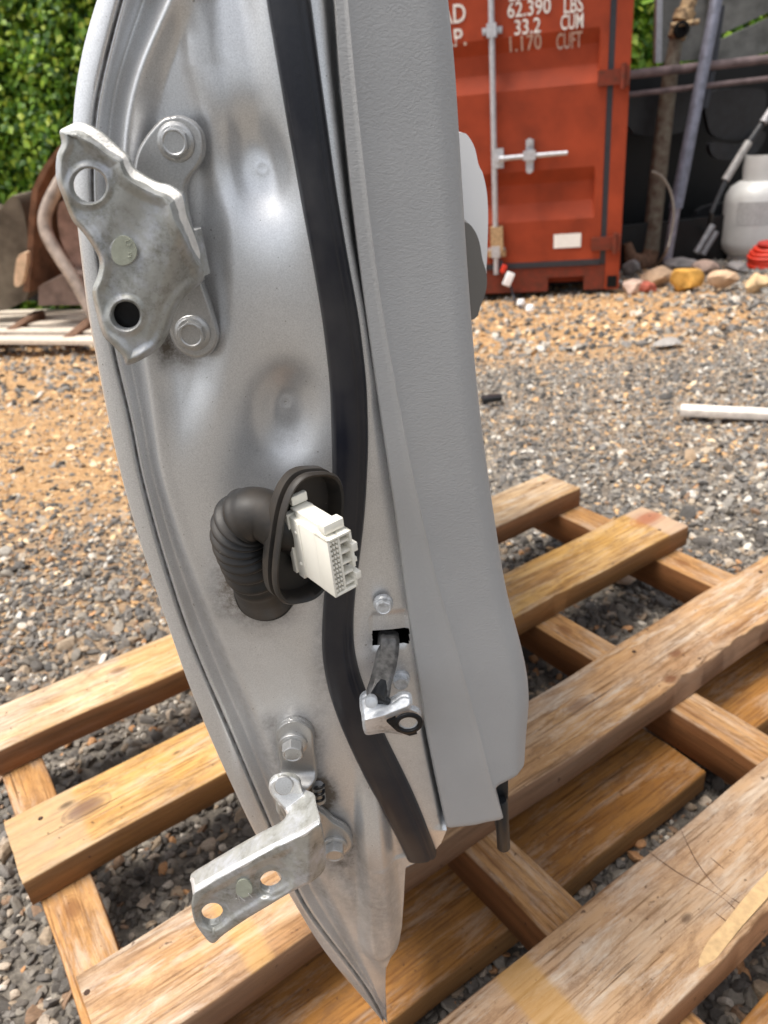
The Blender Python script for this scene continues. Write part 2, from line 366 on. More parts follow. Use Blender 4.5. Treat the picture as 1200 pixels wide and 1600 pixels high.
def dimple(px, py, cx, cy, rx, ry, rot, depth, p=2.2):
    c, s = math.cos(R(rot)), math.sin(R(rot)); dx = px-cx; dy = py-cy
    u = (c*dx+s*dy)/rx; v = (-s*dx+c*dy)/ry; r = np.sqrt(u*u+v*v)
    return -depth/(1+np.power(r, 2*p))
def seg_d(px, py, a, b):
    ax, ay = a; bx, by = b; L = (bx-ax)**2+(by-ay)**2
    t = np.clip(((px-ax)*(bx-ax)+(py-ay)*(by-ay))/L, 0, 1)
    return np.hypot(px-ax-t*(bx-ax), py-ay-t*(by-ay)), t
def WP(px, py):      # relief of the inner panel in millimetres towards the viewer
    b = B_(py); r = R_(py); e = E_(np.minimum(py, 1345)); f = F_(np.minimum(py, 1345)); h = H_(np.minimum(py, 1298))
    wch = np.maximum(r-b-8, 4.)
    u = np.clip((px-b-8)/wch, 0, 1)
    w = -2.6*np.exp(-((px-b)/3.)**2) + 0.9*np.exp(-((px-b-7)/4.)**2)
    dch = np.clip(wch/45., .35, 1.6)
    w += -7.5*dch*np.where(u < .22, sst(0, .22, u), 1-sst(.22, 1.0, u)) * (px > b)
    w += 1.1*np.exp(-((px-r)/12.)**2)
    bl = np.interp(py, [-140, 0, 100, 200, 300, 400, 500, 600, 700], [300, 290, 300, 326, 337, 338, 340, 325, 300])
    win = sst(-60, 60, py)*(1-sst(540, 740, py))
    w += -7.5*(1-sst(-30, 30, px-bl))*win*sst(0, 40, px-r)
    w += dimple(px, py, 398, 262, 47, 80, -16, 11, 1.8) + .3*np.exp(-(((px-408)/26)**2+((py-278)/34)**2))
    w += dimple(px, py, 448, 652, 45, 66, 3, 11, 1.8) + .4*np.exp(-(((px-446)/22)**2+((py-650)/26)**2))
    # stamped rings in the two pressings
    for cx, cy in ((405, 266), (445, 641)):
        d = np.hypot(px-cx, py-cy); w += .22*np.exp(-((d-9)/1.8)**2)
    # face rolls back under the weatherstrip and the trim
    w += -1.5*sst(-70, 0, px-e)*(py < 1345)
    k = np.clip((px-f)/np.maximum(h-f, 18.), 0, 1.6)
    w += np.where(px > f, -5.*k**2-14*sst(.5, .85, k)*(1-sst(480, 600, py)), 0)*(py < 1300)
    w += -11*np.clip((480-py)/450., 0, 2)**1.5*sst(-10, 50, px-bl)*(1-.5*sst(-50, 0, px-e))*(px < h)
    w += -12*sst(h-9, h-3, px)*sst(1120, 1175, py)*(py < 1299)
    # lower end
    d, t = seg_d(px, py, (575, 1210), (597, 1462)); w += 10.5*(1-sst(.35, 1.25, d/(20+12*t)))*sst(1180, 1330, py)
    w += -5*sst(0, 60, py-1480)*sst(-10, 30, px-r)
    w += 3.5*np.exp(-((px-r-26)/16)**2)*sst(1340, 1420, py)*(1-sst(1500, 1560, py))
    w += -4*sst(1290, 1350, py)*sst(600, 640, px)
    # grommet seat, small dents
    w += dimple(px, py, 415, 915, 62, 62, 0, -1.6, 4)
    w += .6*np.exp(-(((px-460)/40)**2+((py-1000)/60)**2)) - 1.2*np.exp(-(((px-400)/50)**2+((py-760)/60)**2))
    w += .25*np.sin(px*.021+py*.013)+.2*np.sin(px*.05-py*.017)
    return w
def PD(px, py, w=None, ray_=False):
    """door face point: pixel on the hinge plane moved w mm out of it"""
    p = onY(px, py, np.full(np.shape(px), YD))
    if w is not None: p = p - np.asarray(w)[..., None]*np.array([0, .001, 0])
    return p
# inner panel
rows = np.concatenate([np.linspace(-130, 1300, 420), np.linspace(1302, 1596, 130)]); nc = 200
sg = np.linspace(0, 1, nc)
PX = B_(rows)[:, None]*(1-sg)+RE_(rows)[:, None]*sg; PY = np.repeat(rows[:, None], nc, 1)
for tgt in (991., 1014.): PY[np.argmin(np.abs(rows-tgt))] = tgt
for q in range(len(rows)):
    if 984 < rows[q] < 1020: PX[q, np.argmin(np.abs(PX[q]-582))] = 582.
# slot for the check strap: omit cells
fc = grid_faces(len(rows), nc)
slot = lambda x, y: (y > 991) & (y < 1014) & (x > 582) & (x < 641)
cx_ = (PX[:-1, :-1]+PX[1:, 1:])/2; cy_ = (PY[:-1, :-1]+PY[1:, 1:])/2
keep = ~slot(cx_, cy_).ravel()
fc = [q for q, k in zip(fc, keep) if k]
Wm = WP(PX, PY)
# slot surround pressed inwards, top lip facing the viewer
sl_ = (1-sst(0, 10, np.maximum(np.abs(PX-608)-24, 0)+np.maximum(np.abs(PY-990)-22, 0)))
Wm = Wm-1.8*sl_
def grime(x, y):
    g = np.zeros(np.shape(x))
    for cx, cy, rx, ry, a in ((463, 1168, 40, 52, .75), (500, 1243, 26, 30, 1.3), (526, 1318, 36, 38, .7), (285, 555, 42, 30, .55), (256, 520, 16, 50, .5), (300, 395, 14, 26, .7), (405, 935, 62, 44, .8), (350, 880, 26, 60, .45),
                              (560, 1380, 60, 50, .30), (600, 1440, 30, 60, .25), (445, 690, 40, 26, .22), (455, 600, 26, 16, .18), (420, 1128, 18, 14, .35), (505, 880, 10, 60, .3), (500, 1060, 16, 120, .22), (232, 160, 26, 50, .22), (612, 1000, 34, 20, .3), (625, 1050, 22, 22, .3), (525, 745, 12, 40, .3)):
        g = g+a*np.exp(-(((x-cx)/rx)**2+((y-cy)/ry)**2)**1.3)
    b = B_(y); g = g+.9*np.exp(-((x-b)/2.6)**2)*(.35+.65*(np.sin(y*.31)*np.sin(y*.07+1) > -.2))
    g = g+.30*np.exp(-((x-R_(y)+16)/10)**2)*sst(600, 900, y)+.25*sst(700, 1500, y)*np.exp(-((x-E_(np.minimum(y, 1345)))/9)**2)*(y < 1345)
    return np.clip(g, 0, 1.2)
inner = obj('inner_panel', PD(PX, PY, Wm).reshape(-1, 3), fc, PAINT, door)
gat = inner.data.attributes.new('grime', 'FLOAT', 'POINT'); gat.data.foreach_set('value', grime(PX, PY).ravel().astype(np.float32))
# shell that carries the panel back: outer skin hem, skin, bottom and shut face
sk = MB()
hem = [(0, 0.0, -2.6), (0, 1.5, .9), (.10, 0, 1.5), (.2, 0, 1.6), (.5, 0, .9), (.8, 0, -.6), (.93, 0, -1.6), (1., 0, -3.0)]
V = []
rr = np.concatenate([np.linspace(-130, 1595, 260)])
for k, (q, dx, w) in enumerate(hem):
    x = B_(rr)*(1-q)+A_(rr)*q - dx
    V.append(PD(x, rr, np.full(len(rr), w)))
base = PD(A_(rr), rr, np.full(len(rr), -3.0))
for (dy, bul) in ((.004, .001), (.05, .006), (.25, .016), (.6, .02), (.95, .008)):
    p = base.copy(); p[:, 1] += dy; p[:, 0] -= bul; V.append(p)
V = np.array(V).transpose(1, 0, 2); nr_, nk = V.shape[:2]
sk.add(V.reshape(-1, 3), [q[::-1] for q in grid_faces(nr_, nk)])
obj('outer_skin', np.concatenate(sk.v), sk.f, PAINT, door, True, 40)
yy = np.concatenate([np.linspace(1595, 1365, 30), np.linspace(1350, -130, 60)])
edge = PD(RE_(yy)-1.0, yy, WP(RE_(yy), yy)-.5); b2 = edge.copy(); b2[:, 1] = YD+.95
V = np.stack([edge, b2], 1); nr_ = len(yy)
sh = MB().add(V.reshape(-1, 3), grid_faces(nr_, 2))
rear = [*b2[::-1], *(lambda q: q)(np.array([p+np.array([-.008, .95, 0]) for p in base]))]
sh.add(rear, [tuple(range(len(rear)))])
obj('shut_face', np.concatenate(sh.v), sh.f, PAINT, door, False)
# black cavity behind the strap slot
c0 = PD(np.array([572, 650, 650, 572.]), np.array([980, 980, 1024, 1024.]), np.full(4, -9.)); c1 = c0+np.array([0, .03, 0])
obj('slot_cavity', np.concatenate([c0, c1]), [(4, 5, 6, 7), (0, 1, 5, 4), (1, 2, 6, 5), (2, 3, 7, 6), (3, 0, 4, 7)], VOID, door, False)

# weatherstrip: hollow D bulb
rw = np.linspace(-130, 1342, 340); ks = np.linspace(-1, 1, 27)
e = E_(rw)[:, None]; f = F_(rw)[:, None]; x = (e+f)/2+(f-e)/2*ks[None, :]; y = np.repeat(rw[:, None], 27, 1)+ (ks[None, :]*-3)
endt = sst(1336, 1342, rw)[:, None]
prof = 8.2*np.power(np.clip(1-np.abs(ks)**2.6, 0, 1), .42)[None, :]*(1-.0*endt)
prof = prof - 1.0*np.exp(-((ks-.55)/.10)**2)[None, :] + .5*np.exp(-((ks+.75)/.08)**2)[None, :]
wob = .12*np.sin(rw*.021)[:, None]
base_w = np.minimum(WP(x, y), 0)*.4-2.5
Vw = PD(x, y, base_w+prof+wob)
Vm = Vw.reshape(-1, 3); fcs = grid_faces(len(rw), 27)
back = PD(x[:, [0, -1]], y[:, [0, -1]], np.full((len(rw), 2), -8.)).reshape(-1, 3)
n0 = len(Vm); nb = len(rw)
Vall = np.concatenate([Vm, back])
fcs += [(i*27, (i+1)*27, n0+(i+1)*2, n0+i*2) for i in range(nb-1)]+[((i+1)*27+26, i*27+26, n0+i*2+1, n0+(i+1)*2+1) for i in range(nb-1)]
fcs += [tuple([(nb-1)*27+j for j in range(27)]+[n0+(nb-1)*2+1, n0+(nb-1)*2])]
obj('weatherstrip', Vall, fcs, RUB, door, True, 50)

# door trim card -------------------------------------------------
tt = np.concatenate([np.linspace(0, .97, 150), np.linspace(.973, 1, 16)])
kk = np.concatenate([[-.03, 0, .03, .08], np.linspace(.16, .84, 10), np.linspace(.88, 1.12, 9), np.linspace(1.16, 1.84, 12), [1.9, 1.95, 1.98, 2.0, 2.01]])
yb = np.interp(kk, [0, .5, .93, 1., 1.01, 1.1, 2], [1299, 1294, 1284, 1279, 1240, 1233, 1219])
KX, TT = np.meshgrid(kk, tt); YBm = np.repeat(yb[None, :], len(tt), 0)
YY = -130+TT*(YBm+130)
h, i_, j = H_(YY), I_(YY), J_(YY)
XX = np.where(KX <= 1, h+(i_-h)*np.clip(KX, 0, 1), i_+(j-i_)*np.clip(KX-1, 0, 1)) - np.where(KX < 0, 2., 0)+np.where(KX > 2, 0.5, 0)+3*sst(1.85, 2, KX)*sst(900, 1080, YY)
wt = np.interp(kk, [-.03, 0, .03, .08, .72, .93, 1.0, 1.05, 1.22, 1.8, 1.9, 1.95, 1.98, 2.0, 2.01], [-14, -2, 0.6, 1.3, 1.5, 2.5, 3.7, 2.7, 1.0, -2.0, -4.6, -6.5, -9, -14, -30])
WT = np.repeat(wt[None, :], len(tt), 0)
WT = WT - 5*np.power(np.clip((YY-(YBm-12))/12, 0, 1), 2.5)
# soft bulge near the lower right corner
WT += -2.*sst(1100, 1222, YY)*sst(1.6, 2., KX)
Vt = PD(XX, YY, WT).reshape(-1, 3); nt_, nk = len(tt), len(kk)
fct = grid_faces(nt_, nk)
out = [(i, 0) for i in range(nt_)]+[(nt_-1, j) for j in range(1, nk)]+[(i, nk-1) for i in range(nt_-2, -1, -1)]
oi = [a*nk+b for a, b in out]; ob = Vt[oi].copy(); ob[:, 1] = YD+.93
n0 = len(Vt); Vall = np.concatenate([Vt, ob]); L = len(oi)
fct += [(oi[q], n0+q, n0+q+1, oi[q+1]) for q in range(L-1)] + [tuple(n0+q for q in range(L))]
card = obj('trim_panel', Vall, fct, LEATHER, door, True, 40)

# armrest and pocket standing out of the trim further along the door
def bulge(name, ys, y0, y1, mat, curve, nst=10):
    """profile (px x, px y) as seen at Y=y0 pushed along the door to y1"""
    P = np.array(curve, float); a = onY(P[:, 0], P[:, 1], np.full(len(P), y0))
    rings = []
    for t in np.linspace(0, 1, nst):
        s = math.sin(math.pi*(.12+.76*t))**.35 if nst > 2 else 1
        q = a.copy(); q[:, 1] = y0+(y1-y0)*t; q[:, 0] = a[:, 0].min()+(a[:, 0]-a[:, 0].min())*min(1, (.9+.1*s)); rings.append(q)
    n = len(P); V = np.array(rings)
    mb = MB().add(V.reshape(-1, 3), grid_faces(nst, n)+[tuple(range(n))[::-1], tuple(range((nst-1)*n, nst*n))])
    return mb.build(name, mat, door, True, 45)
bulge('armrest', None, .66, 1.05, WHITEP, cr_spline([(690, 208), (724, 207), (735, 215), (744, 232), (749, 254), (752, 262), (757, 272), (763, 300), (765, 335), (764, 380), (762, 420), (756, 428), (690, 430)], False, 3))
bulge('door_pocket', None, .63, 1.08, GREYP, cr_spline([(690, 345), (728, 347), (742, 358), (751, 378), (756, 405), (762, 425), (763, 445), (759, 463), (752, 480), (742, 499), (690, 505)], False, 3))

# relief plates ---------------------------------------------------
def relief(name, outline, holes, Yf, mat, parent, step=1.5, th=.003, flange=None, smooth_n=4, sharp=None, mat2=None, sel=None):
    """pressed sheet: outline/holes in photo px; Yf(px,py,dist_in,nearest_outline_index) -> distance Y"""
    O = cr_spline(outline, True, smooth_n) if smooth_n > 1 else np.array(outline, float)
    segA = O; segB = np.roll(O, -1, 0)
    HP = []
    x0, y0 = O.min(0)-3; x1, y1 = O.max(0)+3
    gx = np.arange(x0, x1, step); gy = np.arange(y0, y1, step); X, Y = np.meshgrid(gx, gy)
    def sdf(x, y):
        x = x.ravel(); y = y.ravel()
        d = np.full(len(x), 1e9); idx = np.zeros(len(x)); ins = np.zeros(len(x), bool)
        for k in range(len(segA)):
            a, b = segA[k], segB[k]; ex, ey = b-a; L = ex*ex+ey*ey+1e-9
            t = np.clip(((x-a[0])*ex+(y-a[1])*ey)/L, 0, 1); dd = np.hypot(x-a[0]-t*ex, y-a[1]-t*ey)
            mk = dd < d; d[mk] = dd[mk]; idx[mk] = (k+t[mk])/smooth_n
            cr_ = ((a[1] > y) != (b[1] > y)) & (x < (b[0]-a[0])*(y-a[1])/(b[1]-a[1]+1e-12)+a[0]); ins ^= cr_
        s = np.where(ins, -d, d); hd = np.full(len(x), 1e9)
        for (cx, cy, rx, ry, ro) in holes:
            c, q = math.cos(R(ro)), math.sin(R(ro)); u = (c*(x-cx)+q*(y-cy))/rx; v = (-q*(x-cx)+c*(y-cy))/ry
            r = np.hypot(u, v); dh = (r-1)*min(rx, ry)*.5+(r-1)*max(rx, ry)*.5; hd = np.minimum(hd, dh)
        return np.maximum(s, -hd), s, hd, idx
    sd, so_, hd, idx = sdf(X, Y)
    sh = X.shape; S = sd.reshape(sh); lim = step*.95
    ok = (S < lim); cell = ok[:-1, :-1] & ok[1:, :-1] & ok[:-1, 1:] & ok[1:, 1:] & (np.minimum.reduce([S[:-1, :-1], S[1:, :-1], S[:-1, 1:], S[1:, 1:]]) < 0)
    xs, ys = X.ravel().copy(), Y.ravel().copy()
    for it in range(3):
        eps = .4
        mk = sd > 0 if it == 0 else (mk0 := mk)
        q = np.where(mk & (sd < 3*step))[0]
        if len(q) == 0: break
        s0 = sdf(xs[q], ys[q])[0]; sx = sdf(xs[q]+eps, ys[q])[0]-sdf(xs[q]-eps, ys[q])[0]; sy = sdf(xs[q], ys[q]+eps)[0]-sdf(xs[q], ys[q]-eps)[0]
        g = np.hypot(sx, sy)+1e-9; xs[q] -= s0*sx/g*.9; ys[q] -= s0*sy/g*.9
    s2, so2, hd2, idx2 = sdf(xs, ys)
    Yv = Yf(xs, ys, np.maximum(-so2, 0), hd2, idx2)
    rim = np.minimum(np.maximum(-so2, 0), np.maximum(hd2, 0))
    Yv = Yv + .0009*np.exp(-(rim/1.8)**2)
    P = onY(xs, ys, Yv); nc = sh[1]
    ci, cj = np.where(cell); F4 = np.stack([ci*nc+cj, ci*nc+cj+1, (ci+1)*nc+cj+1, (ci+1)*nc+cj], 1)
    used = np.unique(F4); rm = -np.ones(len(xs), int); rm[used] = np.arange(len(used)); F4 = rm[F4]; P = P[used]
    n = len(P); Bk = P+np.array([0, th, 0])
    from collections import Counter
    ec = {}
    for f in F4.tolist():
        for a, b in zip(f, f[1:]+f[:1]):
            if (b, a) in ec: del ec[(b, a)]
            else: ec[(a, b)] = 1
    faces = F4.tolist()+[[q+n for q in f[::-1]] for f in F4.tolist()]+[[b, a, a+n, b+n] for a, b in ec]
    o = obj(name, np.concatenate([P, Bk]), faces, mat, parent, True, sharp or 50)
    if mat2:
        o.data.materials.append(mat2); q = sel(xs, ys, np.maximum(-so2, 0), idx2)[used]
        fm = q[F4].mean(1) > .5; mi = np.zeros(len(faces), np.int32); mi[:len(F4)] = fm; o.data.polygons.foreach_set('material_index', mi)
    return o

def bolt(parent, px, py, Y, rpx, mat=PAINTD, name='bolt', tilt=(0, 0, 0), rec=True, hh=.85, fl=1.32):
    c = onY(px, py, Y); r = rpx*(np.dot(c-EYE, AF))/F
    ax = np.array([0, -1., 0])+np.array(tilt)
    prof = [(r*fl, -.002), (r*fl, r*.10), (r*fl*.97, r*.16), (r*fl*.92, r*.18), (r*1.10, r*.26, 0), (r*1.02, r*.28, 1), (r*1.02, r*(.18+hh*.80), 1), (r*.97, r*(.18+hh*.95), 2), (r*.86, r*(.18+hh), 0)]
    if rec: prof += [(r*.78, r*(.18+hh), 0), (r*.70, r*(.12+hh), 0), (r*.01, r*(.11+hh), 0)]
    else: prof += [(r*.4, r*(.22+hh)), (r*.01, r*(.23+hh))]
    mb = MB().lathe(prof, c, ax, 48)
    return mb.build(name, mat, parent, True, 28), c, r

# upper hinge
YP = YD-.0005
def yplate(base):
    def f(x, y, d, hd, ix):
        return np.full(len(x), base)+.0018*np.exp(-(d/1.8)**2)
    return f
up = relief('hinge', [(252, 186), (268, 181), (282, 180), (300, 188), (314, 203), (319, 222), (318, 243), (309, 262), (294, 281), (290, 300), (293, 330), (300, 370), (306, 410), (318, 447), (330, 482), (340, 515), (341, 530), (335, 546), (322, 557), (305, 560), (287, 554), (273, 541), (262, 510), (250, 450), (235, 380), (212, 300), (208, 270), (214, 238), (230, 210)], [], yplate(YD-.0050), PAINTD, door, 1.6, .0045)
b1 = bolt(up, 275, 222, YD-.0052, 22, hh=.62)
b2_ = bolt(up, 301, 520, YD-.0052, 21, hh=.62)
# forging ribs joining plate and pin behind the leaf
mb = MB()
mb.tube([onY(268, 305, YD-.006), onY(300, 440, YD-.008)], .0062, 18)
mb.tube([onY(285, 360, YD-.012), onY(300, 430, YD-.012)], .0085, 18)
mb.build('knuckle', ZINC, up)
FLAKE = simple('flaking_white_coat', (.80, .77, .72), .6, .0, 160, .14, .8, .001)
leafO = [(93, 206), (100, 200), (119, 192), (138, 196), (158, 208), (179, 227), (197, 243), (205, 258), (214, 268), (241, 284), (263, 290), (279, 300), (286, 309), (292, 338), (306, 373), (315, 405), (317, 419), (317, 432), (312, 445), (290, 462), (273, 489), (266, 510), (260, 526), (247, 546), (225, 560), (206, 569), (196, 569), (191, 556), (176, 540), (161, 524), (150, 489), (144, 454), (152, 432), (155, 408), (144, 384), (128, 362), (112, 343), (99, 311), (89, 284), (87, 263), (89, 241), (96, 224)]
fl_w = np.zeros(len(leafO)); 
for i in range(0, 17): fl_w[i] = [6, 11, 19, 22, 21, 18, 13, 16, 18, 17, 20, 24, 24, 20, 16, 10, 3][i]
bend = lambda x, y: np.clip(((x-255)*.9+(y-430)*.25)/60, 0, 1)
def yleaf(x, y, d, hd, ix):
    wd = np.interp(ix, np.arange(len(leafO)), fl_w)+.01
    Yv = np.full(len(x), YD-.046)
    Yv = Yv+.012*(np.clip(1-d/wd, 0, 1)**.75)*(wd > 2)                           # rolled-back upper edge
    Yv = Yv+.0035*np.exp(-(d/5.)**2)*(wd <= 4)
    # raised border, sunken web
    inside = sst(6, 22, d-wd*.8)
    Yv = Yv+.0022*inside
    for (cx, cy, r) in ((138.5, 290, 27), (196.5, 493, 22)):
        dd = np.hypot(x-cx, y-cy)-r; Yv = Yv-.0014*(1-sst(1, 14, dd))+.0008*np.exp(-(dd/1.6)**2)
    Yv = Yv+.026*bend(x, y)**1.6                                                   # web turns in to the pin
    Yv = Yv-.0006*np.sin(x*.06+y*.03)
    dd = np.hypot(x-193, y-392); Yv = Yv-.0008*(1-sst(20, 22, dd))
    return Yv
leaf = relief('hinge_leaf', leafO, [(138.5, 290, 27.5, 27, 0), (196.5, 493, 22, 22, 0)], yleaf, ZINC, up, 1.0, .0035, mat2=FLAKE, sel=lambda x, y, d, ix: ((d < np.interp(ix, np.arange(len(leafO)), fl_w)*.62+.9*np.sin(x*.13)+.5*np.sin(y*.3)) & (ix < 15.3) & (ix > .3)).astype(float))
def dab(cx, cy, rx, ry, Y, parent, name='paint_mark', rot=0, mat=DAB):
    a = np.linspace(0, 2*math.pi, 26, endpoint=False); rr_ = 1+.04*np.sin(3*a+1)
    x = cx+rx*rr_*np.cos(a); y = cy+ry*rr_*np.sin(a)
    p = onY(x, y, np.full(26, Y)); q = p+np.array([0, .0015, 0])
    return MB().prism(p, q).build(name, mat, parent)
MB().lathe([(.010, 0), (.010, .006), (.0085, .0075), (.001, .0075)], onY(203, 491, YD-.030), (0, -1, 0), 24).build('hole_shade_disc', DARK, up)  # added dark disc, stands in for the shade seen through the lower hole
d1 = dab(193, 392, 20, 23, YD-.0452, up)
def wire(pts, Y, rad, mat, parent, name):
    Ys = np.full(len(pts), Y) if np.isscalar(Y) else Y
    P = onY([p[0] for p in pts], [p[1] for p in pts], Ys); mb = MB().tube(P, rad, 8); return mb.build(name, mat, parent)
w1 = MB()
for pts in ([(197, 377), (203, 374), (206, 379), (203, 384), (197, 382), (196, 377)], [(200, 396), (205, 395), (205, 401), (200, 402)]):
    w1.tube(onY([p[0] for p in pts], [p[1] for p in pts], np.full(len(pts), YD-.0453)), .0002, 6)
w1.build('stamped_marks', DAB, up)
# zinc lugs of upper hinge next to pin: dark spring gap
# lower hinge
lo = relief('hinge', [(430, 1145), (437, 1133), (450, 1126), (466, 1125), (481, 1132), (490, 1144), (492, 1170), (496, 1208), (490, 1226), (476, 1240), (466, 1232), (458, 1216), (438, 1212), (436, 1190), (432, 1165)], [],
            lambda x, y, d, hd, ix: YD-.006+.0018*np.exp(-(d/1.8)**2)-.010*sst(1200, 1238, y), PAINTD, door, 1.3, .0035)
bolt(lo, 458, 1163, YD-.0065, 17, hh=1.1, tilt=(0, 0, -.05))
relief('lower_tab', [(490, 1262), (507, 1270), (521, 1283), (539, 1294), (549, 1307), (551, 1321), (543, 1333), (526, 1342), (508, 1340), (498, 1320), (488, 1290)], [],
       lambda x, y, d, hd, ix: YD-.009+.0018*np.exp(-(d/1.8)**2), PAINTD, lo, 1.3, .0045)
bolt(lo, 523, 1321, YD-.0095, 15, hh=1.1, tilt=(0, 0, -.05))
mb = MB(); mb.tube([onY(446, 1222, YD-.018), onY(446, 1262, YD-.012)], .0062, 20); mb.tube([onY(447, 1248, YD-.019), onY(470, 1296, YD-.017)], .0060, 20)
mb.tube([onY(497, 1228, YD-.006), onY(500, 1250, YD-.004)], .0042, 16); mb.build('knuckle', ZINC, lo)
sp = []
for t in np.linspace(0, 5*math.pi, 60): sp.append(onY(499+7*math.cos(t), 1226+t*1.6+3*math.sin(t), YD-.009-.003*math.sin(t)))
MB().tube(sp, .0010, 8).build('spring', DARK, lo)
leaf2 = [(299, 1381), (298, 1372), (320, 1358), (350, 1340), (402, 1310), (437, 1292), (447, 1280), (446, 1268), (434, 1254), (423, 1240), (420, 1228), (427, 1218), (440, 1214), (455, 1214), (468, 1222), (473, 1238), (490, 1247), (494, 1264), (504, 1303), (509, 1343), (506, 1360), (490, 1376), (455, 1394), (420, 1415), (385, 1436), (350, 1460), (332, 1474), (316, 1459), (304, 1440), (299, 1415), (301, 1398)]
def yleaf2(x, y, d, hd, ix):
    # fold line between the upright front wall and the level top wall
    fy = np.interp(x, [296, 350, 420, 476, 500], [1401, 1369, 1331, 1304, 1288])
    up_ = np.maximum(fy-y, 0)
    Yv = YD-.060-.00002*(x-400)+.00055*np.sqrt(up_*up_+9)-.0016
    # arm to the pin comes level
    Yv = np.minimum(Yv, YD-.026-.00010*np.maximum(y-1215, 0))
    Yv = np.where(y < 1300, np.minimum(Yv, YD-.024-.00018*np.maximum(y-1215, 0)), Yv)
    Yv = Yv+.010*sst(480, 509, x)*sst(1290, 1320, y)
    for (cx, cy, rx, ry) in ((331, 1427, 22, 21), (424, 1375, 27, 25)):
        r = np.hypot((x-cx)/rx, (y-cy)/ry); Yv = Yv+.0016*(1-sst(.95, 1.35, r))
    web = sst(10, 20, d)*sst(8, 20, y-fy)*(1-sst(440, 465, x)); Yv = Yv+.0016*web
    return Yv
relief('hinge_leaf', leaf2, [(331, 1427, 18, 15.5, -30), (423, 1376, 18, 14.5, -30)], yleaf2, ZINC, lo, 1.0, .0035, mat2=PAINT_LIT, sel=lambda x, y, d, ix: (y < np.interp(x, [296, 350, 420, 476, 500], [1401, 1369, 1331, 1304, 1288])+1.5*np.sin(x*.2)+2*np.sin(x*.07)).astype(float))  # lighter colour above the fold paints in the top wall's sky light
MB().lathe([(.0062, -.004), (.0062, .0016), (.0056, .0024), (.001, .0026)], onY(444, 1226, YD-.027), (0.02, -1, .55), 28).build('hinge_pin', PAINTD, lo)
dab(381, 1389, 13, 14, YD-.0594, lo)
w1 = MB()
for pts in ([(369, 1404), (376, 1411), (371, 1398), (383, 1408)], [(388, 1396), (394, 1402)]):
    w1.tube(onY([p[0] for p in pts], [p[1] for p in pts], np.full(len(pts), YD-.0600)), .0003, 6)
w1.build('stamped_marks', SCRIBE, lo)

# ---------------------------------------------------------------- grommet boot and connector
def cb(x, y, z): return AX*x+AY*y+AF*z
Nn = cb(.62, -.34, -.70); Nn /= np.linalg.norm(Nn); Ll = cb(-.10, .93, -.54); Ll -= Nn*np.dot(Nn, Ll); Ll /= np.linalg.norm(Ll); Ss = np.cross(Nn, Ll)
if np.dot(Ss, AX) < 0: Ss = -Ss
ct, stt = math.cos(R(19)), math.sin(R(19)); L2 = Ll*ct+Ss*stt; S2 = Ss*ct-Ll*stt
O = onY(476, 838, YD-.050)
def stadium(rx, ry, n=64, p=3.0):
    a = np.linspace(0, 2*math.pi, n, endpoint=False)
    return np.sign(np.cos(a))*np.abs(np.cos(a))**(2/p)*rx, np.sign(np.sin(a))*np.abs(np.sin(a))**(2/p)*ry
fl = MB(); rings = []
for (sx, sy, hgt) in ((.0150, .0300, -.008), (.0180, .0335, -.008), (.0188, .0348, -.0065), (.0188, .0348, -.0015), (.0165, .0320, -.0008), (.0162, .0317, .0008), (.0184, .0345, .0016), (.0187, .0350, .0045), (.0180, .0341, .0058), (.0168, .0328, .0052), (.0160, .0316, .001), (.0152, .0306, -.004), (.0005, .0005, -.0045)):
    u, v = stadium(sx, sy); rings.append(O+np.outer(u, S2)+np.outer(v, L2)+Nn*hgt)
Vr = np.array(rings); n = 64
fl.add(Vr.reshape(-1, 3), [(i*n+k, i*n+(k+1) % n, (i+1)*n+(k+1) % n, (i+1)*n+k) for i in range(len(rings)-1) for k in range(n)]+[tuple(range(n))[::-1]])
# bellows: smooth path with many convolutions
ctrl = [onY(415, 925, YD+.001), onY(408, 905, YD-.012), onY(390, 868, YD-.026), onY(378, 835, YD-.034), onY(386, 808, YD-.040), onY(412, 805, YD-.043), onY(440, 822, YD-.046), O-Nn*.0085]
path = cr_spline(ctrl, False, 26)
n = len(path); t = np.linspace(0, 1, n)
rad = np.interp(t, [0, .12, .2, .3, .5, .62, .8, .93, 1], [.0175, .0170, .0160, .0150, .0145, .0142, .0125, .0125, .0135])
conv = sst(.16, .22, t)*(1-sst(.56, .62, t)); rad = rad+conv*.0017*np.sin(t*2*math.pi*19)
bo = MB().tube(path, rad, 40)
bo.lathe([(.0185, -.003), (.0188, .002), (.0178, .005), (.0168, .008)], onY(415, 922, YD+.001), (0, -1, 0), 40)
boot = bo.build('rubber_boot', BOOT, door, True, 60)
fl.build('flange', BOOT, boot, True, 50)
wm = MB()
for pts in ([(350, 800), (354, 810)], [(354, 812), (359, 820)], [(357, 818), (361, 813)], [(361, 812), (366, 822)], [(366, 826), (372, 820)]):
    pass
# connector in local frame s (across), l (up), n (out)
mpx = .000325
Oc = onY(480, 838, YD-.050)-Ss*.0022
def cbx(mb, s0, s1, l0, l1, n0, n1, bev=.0004):
    M = Matrix(((Ss[0], Ll[0], Nn[0]), (Ss[1], Ll[1], Nn[1]), (Ss[2], Ll[2], Nn[2])))
    c = Oc+Ss*(s0+s1)/2+Ll*(l0+l1)/2+Nn*(n0+n1)/2
    mb.box(c, (abs(s1-s0), abs(l1-l0), abs(n1-n0)), M, bev)
k = MB()
HW, HL, DN = .0067, .0158, .0335
cbx(k, -HW, HW, -HL, HL, -.004, DN-.010, .0006)
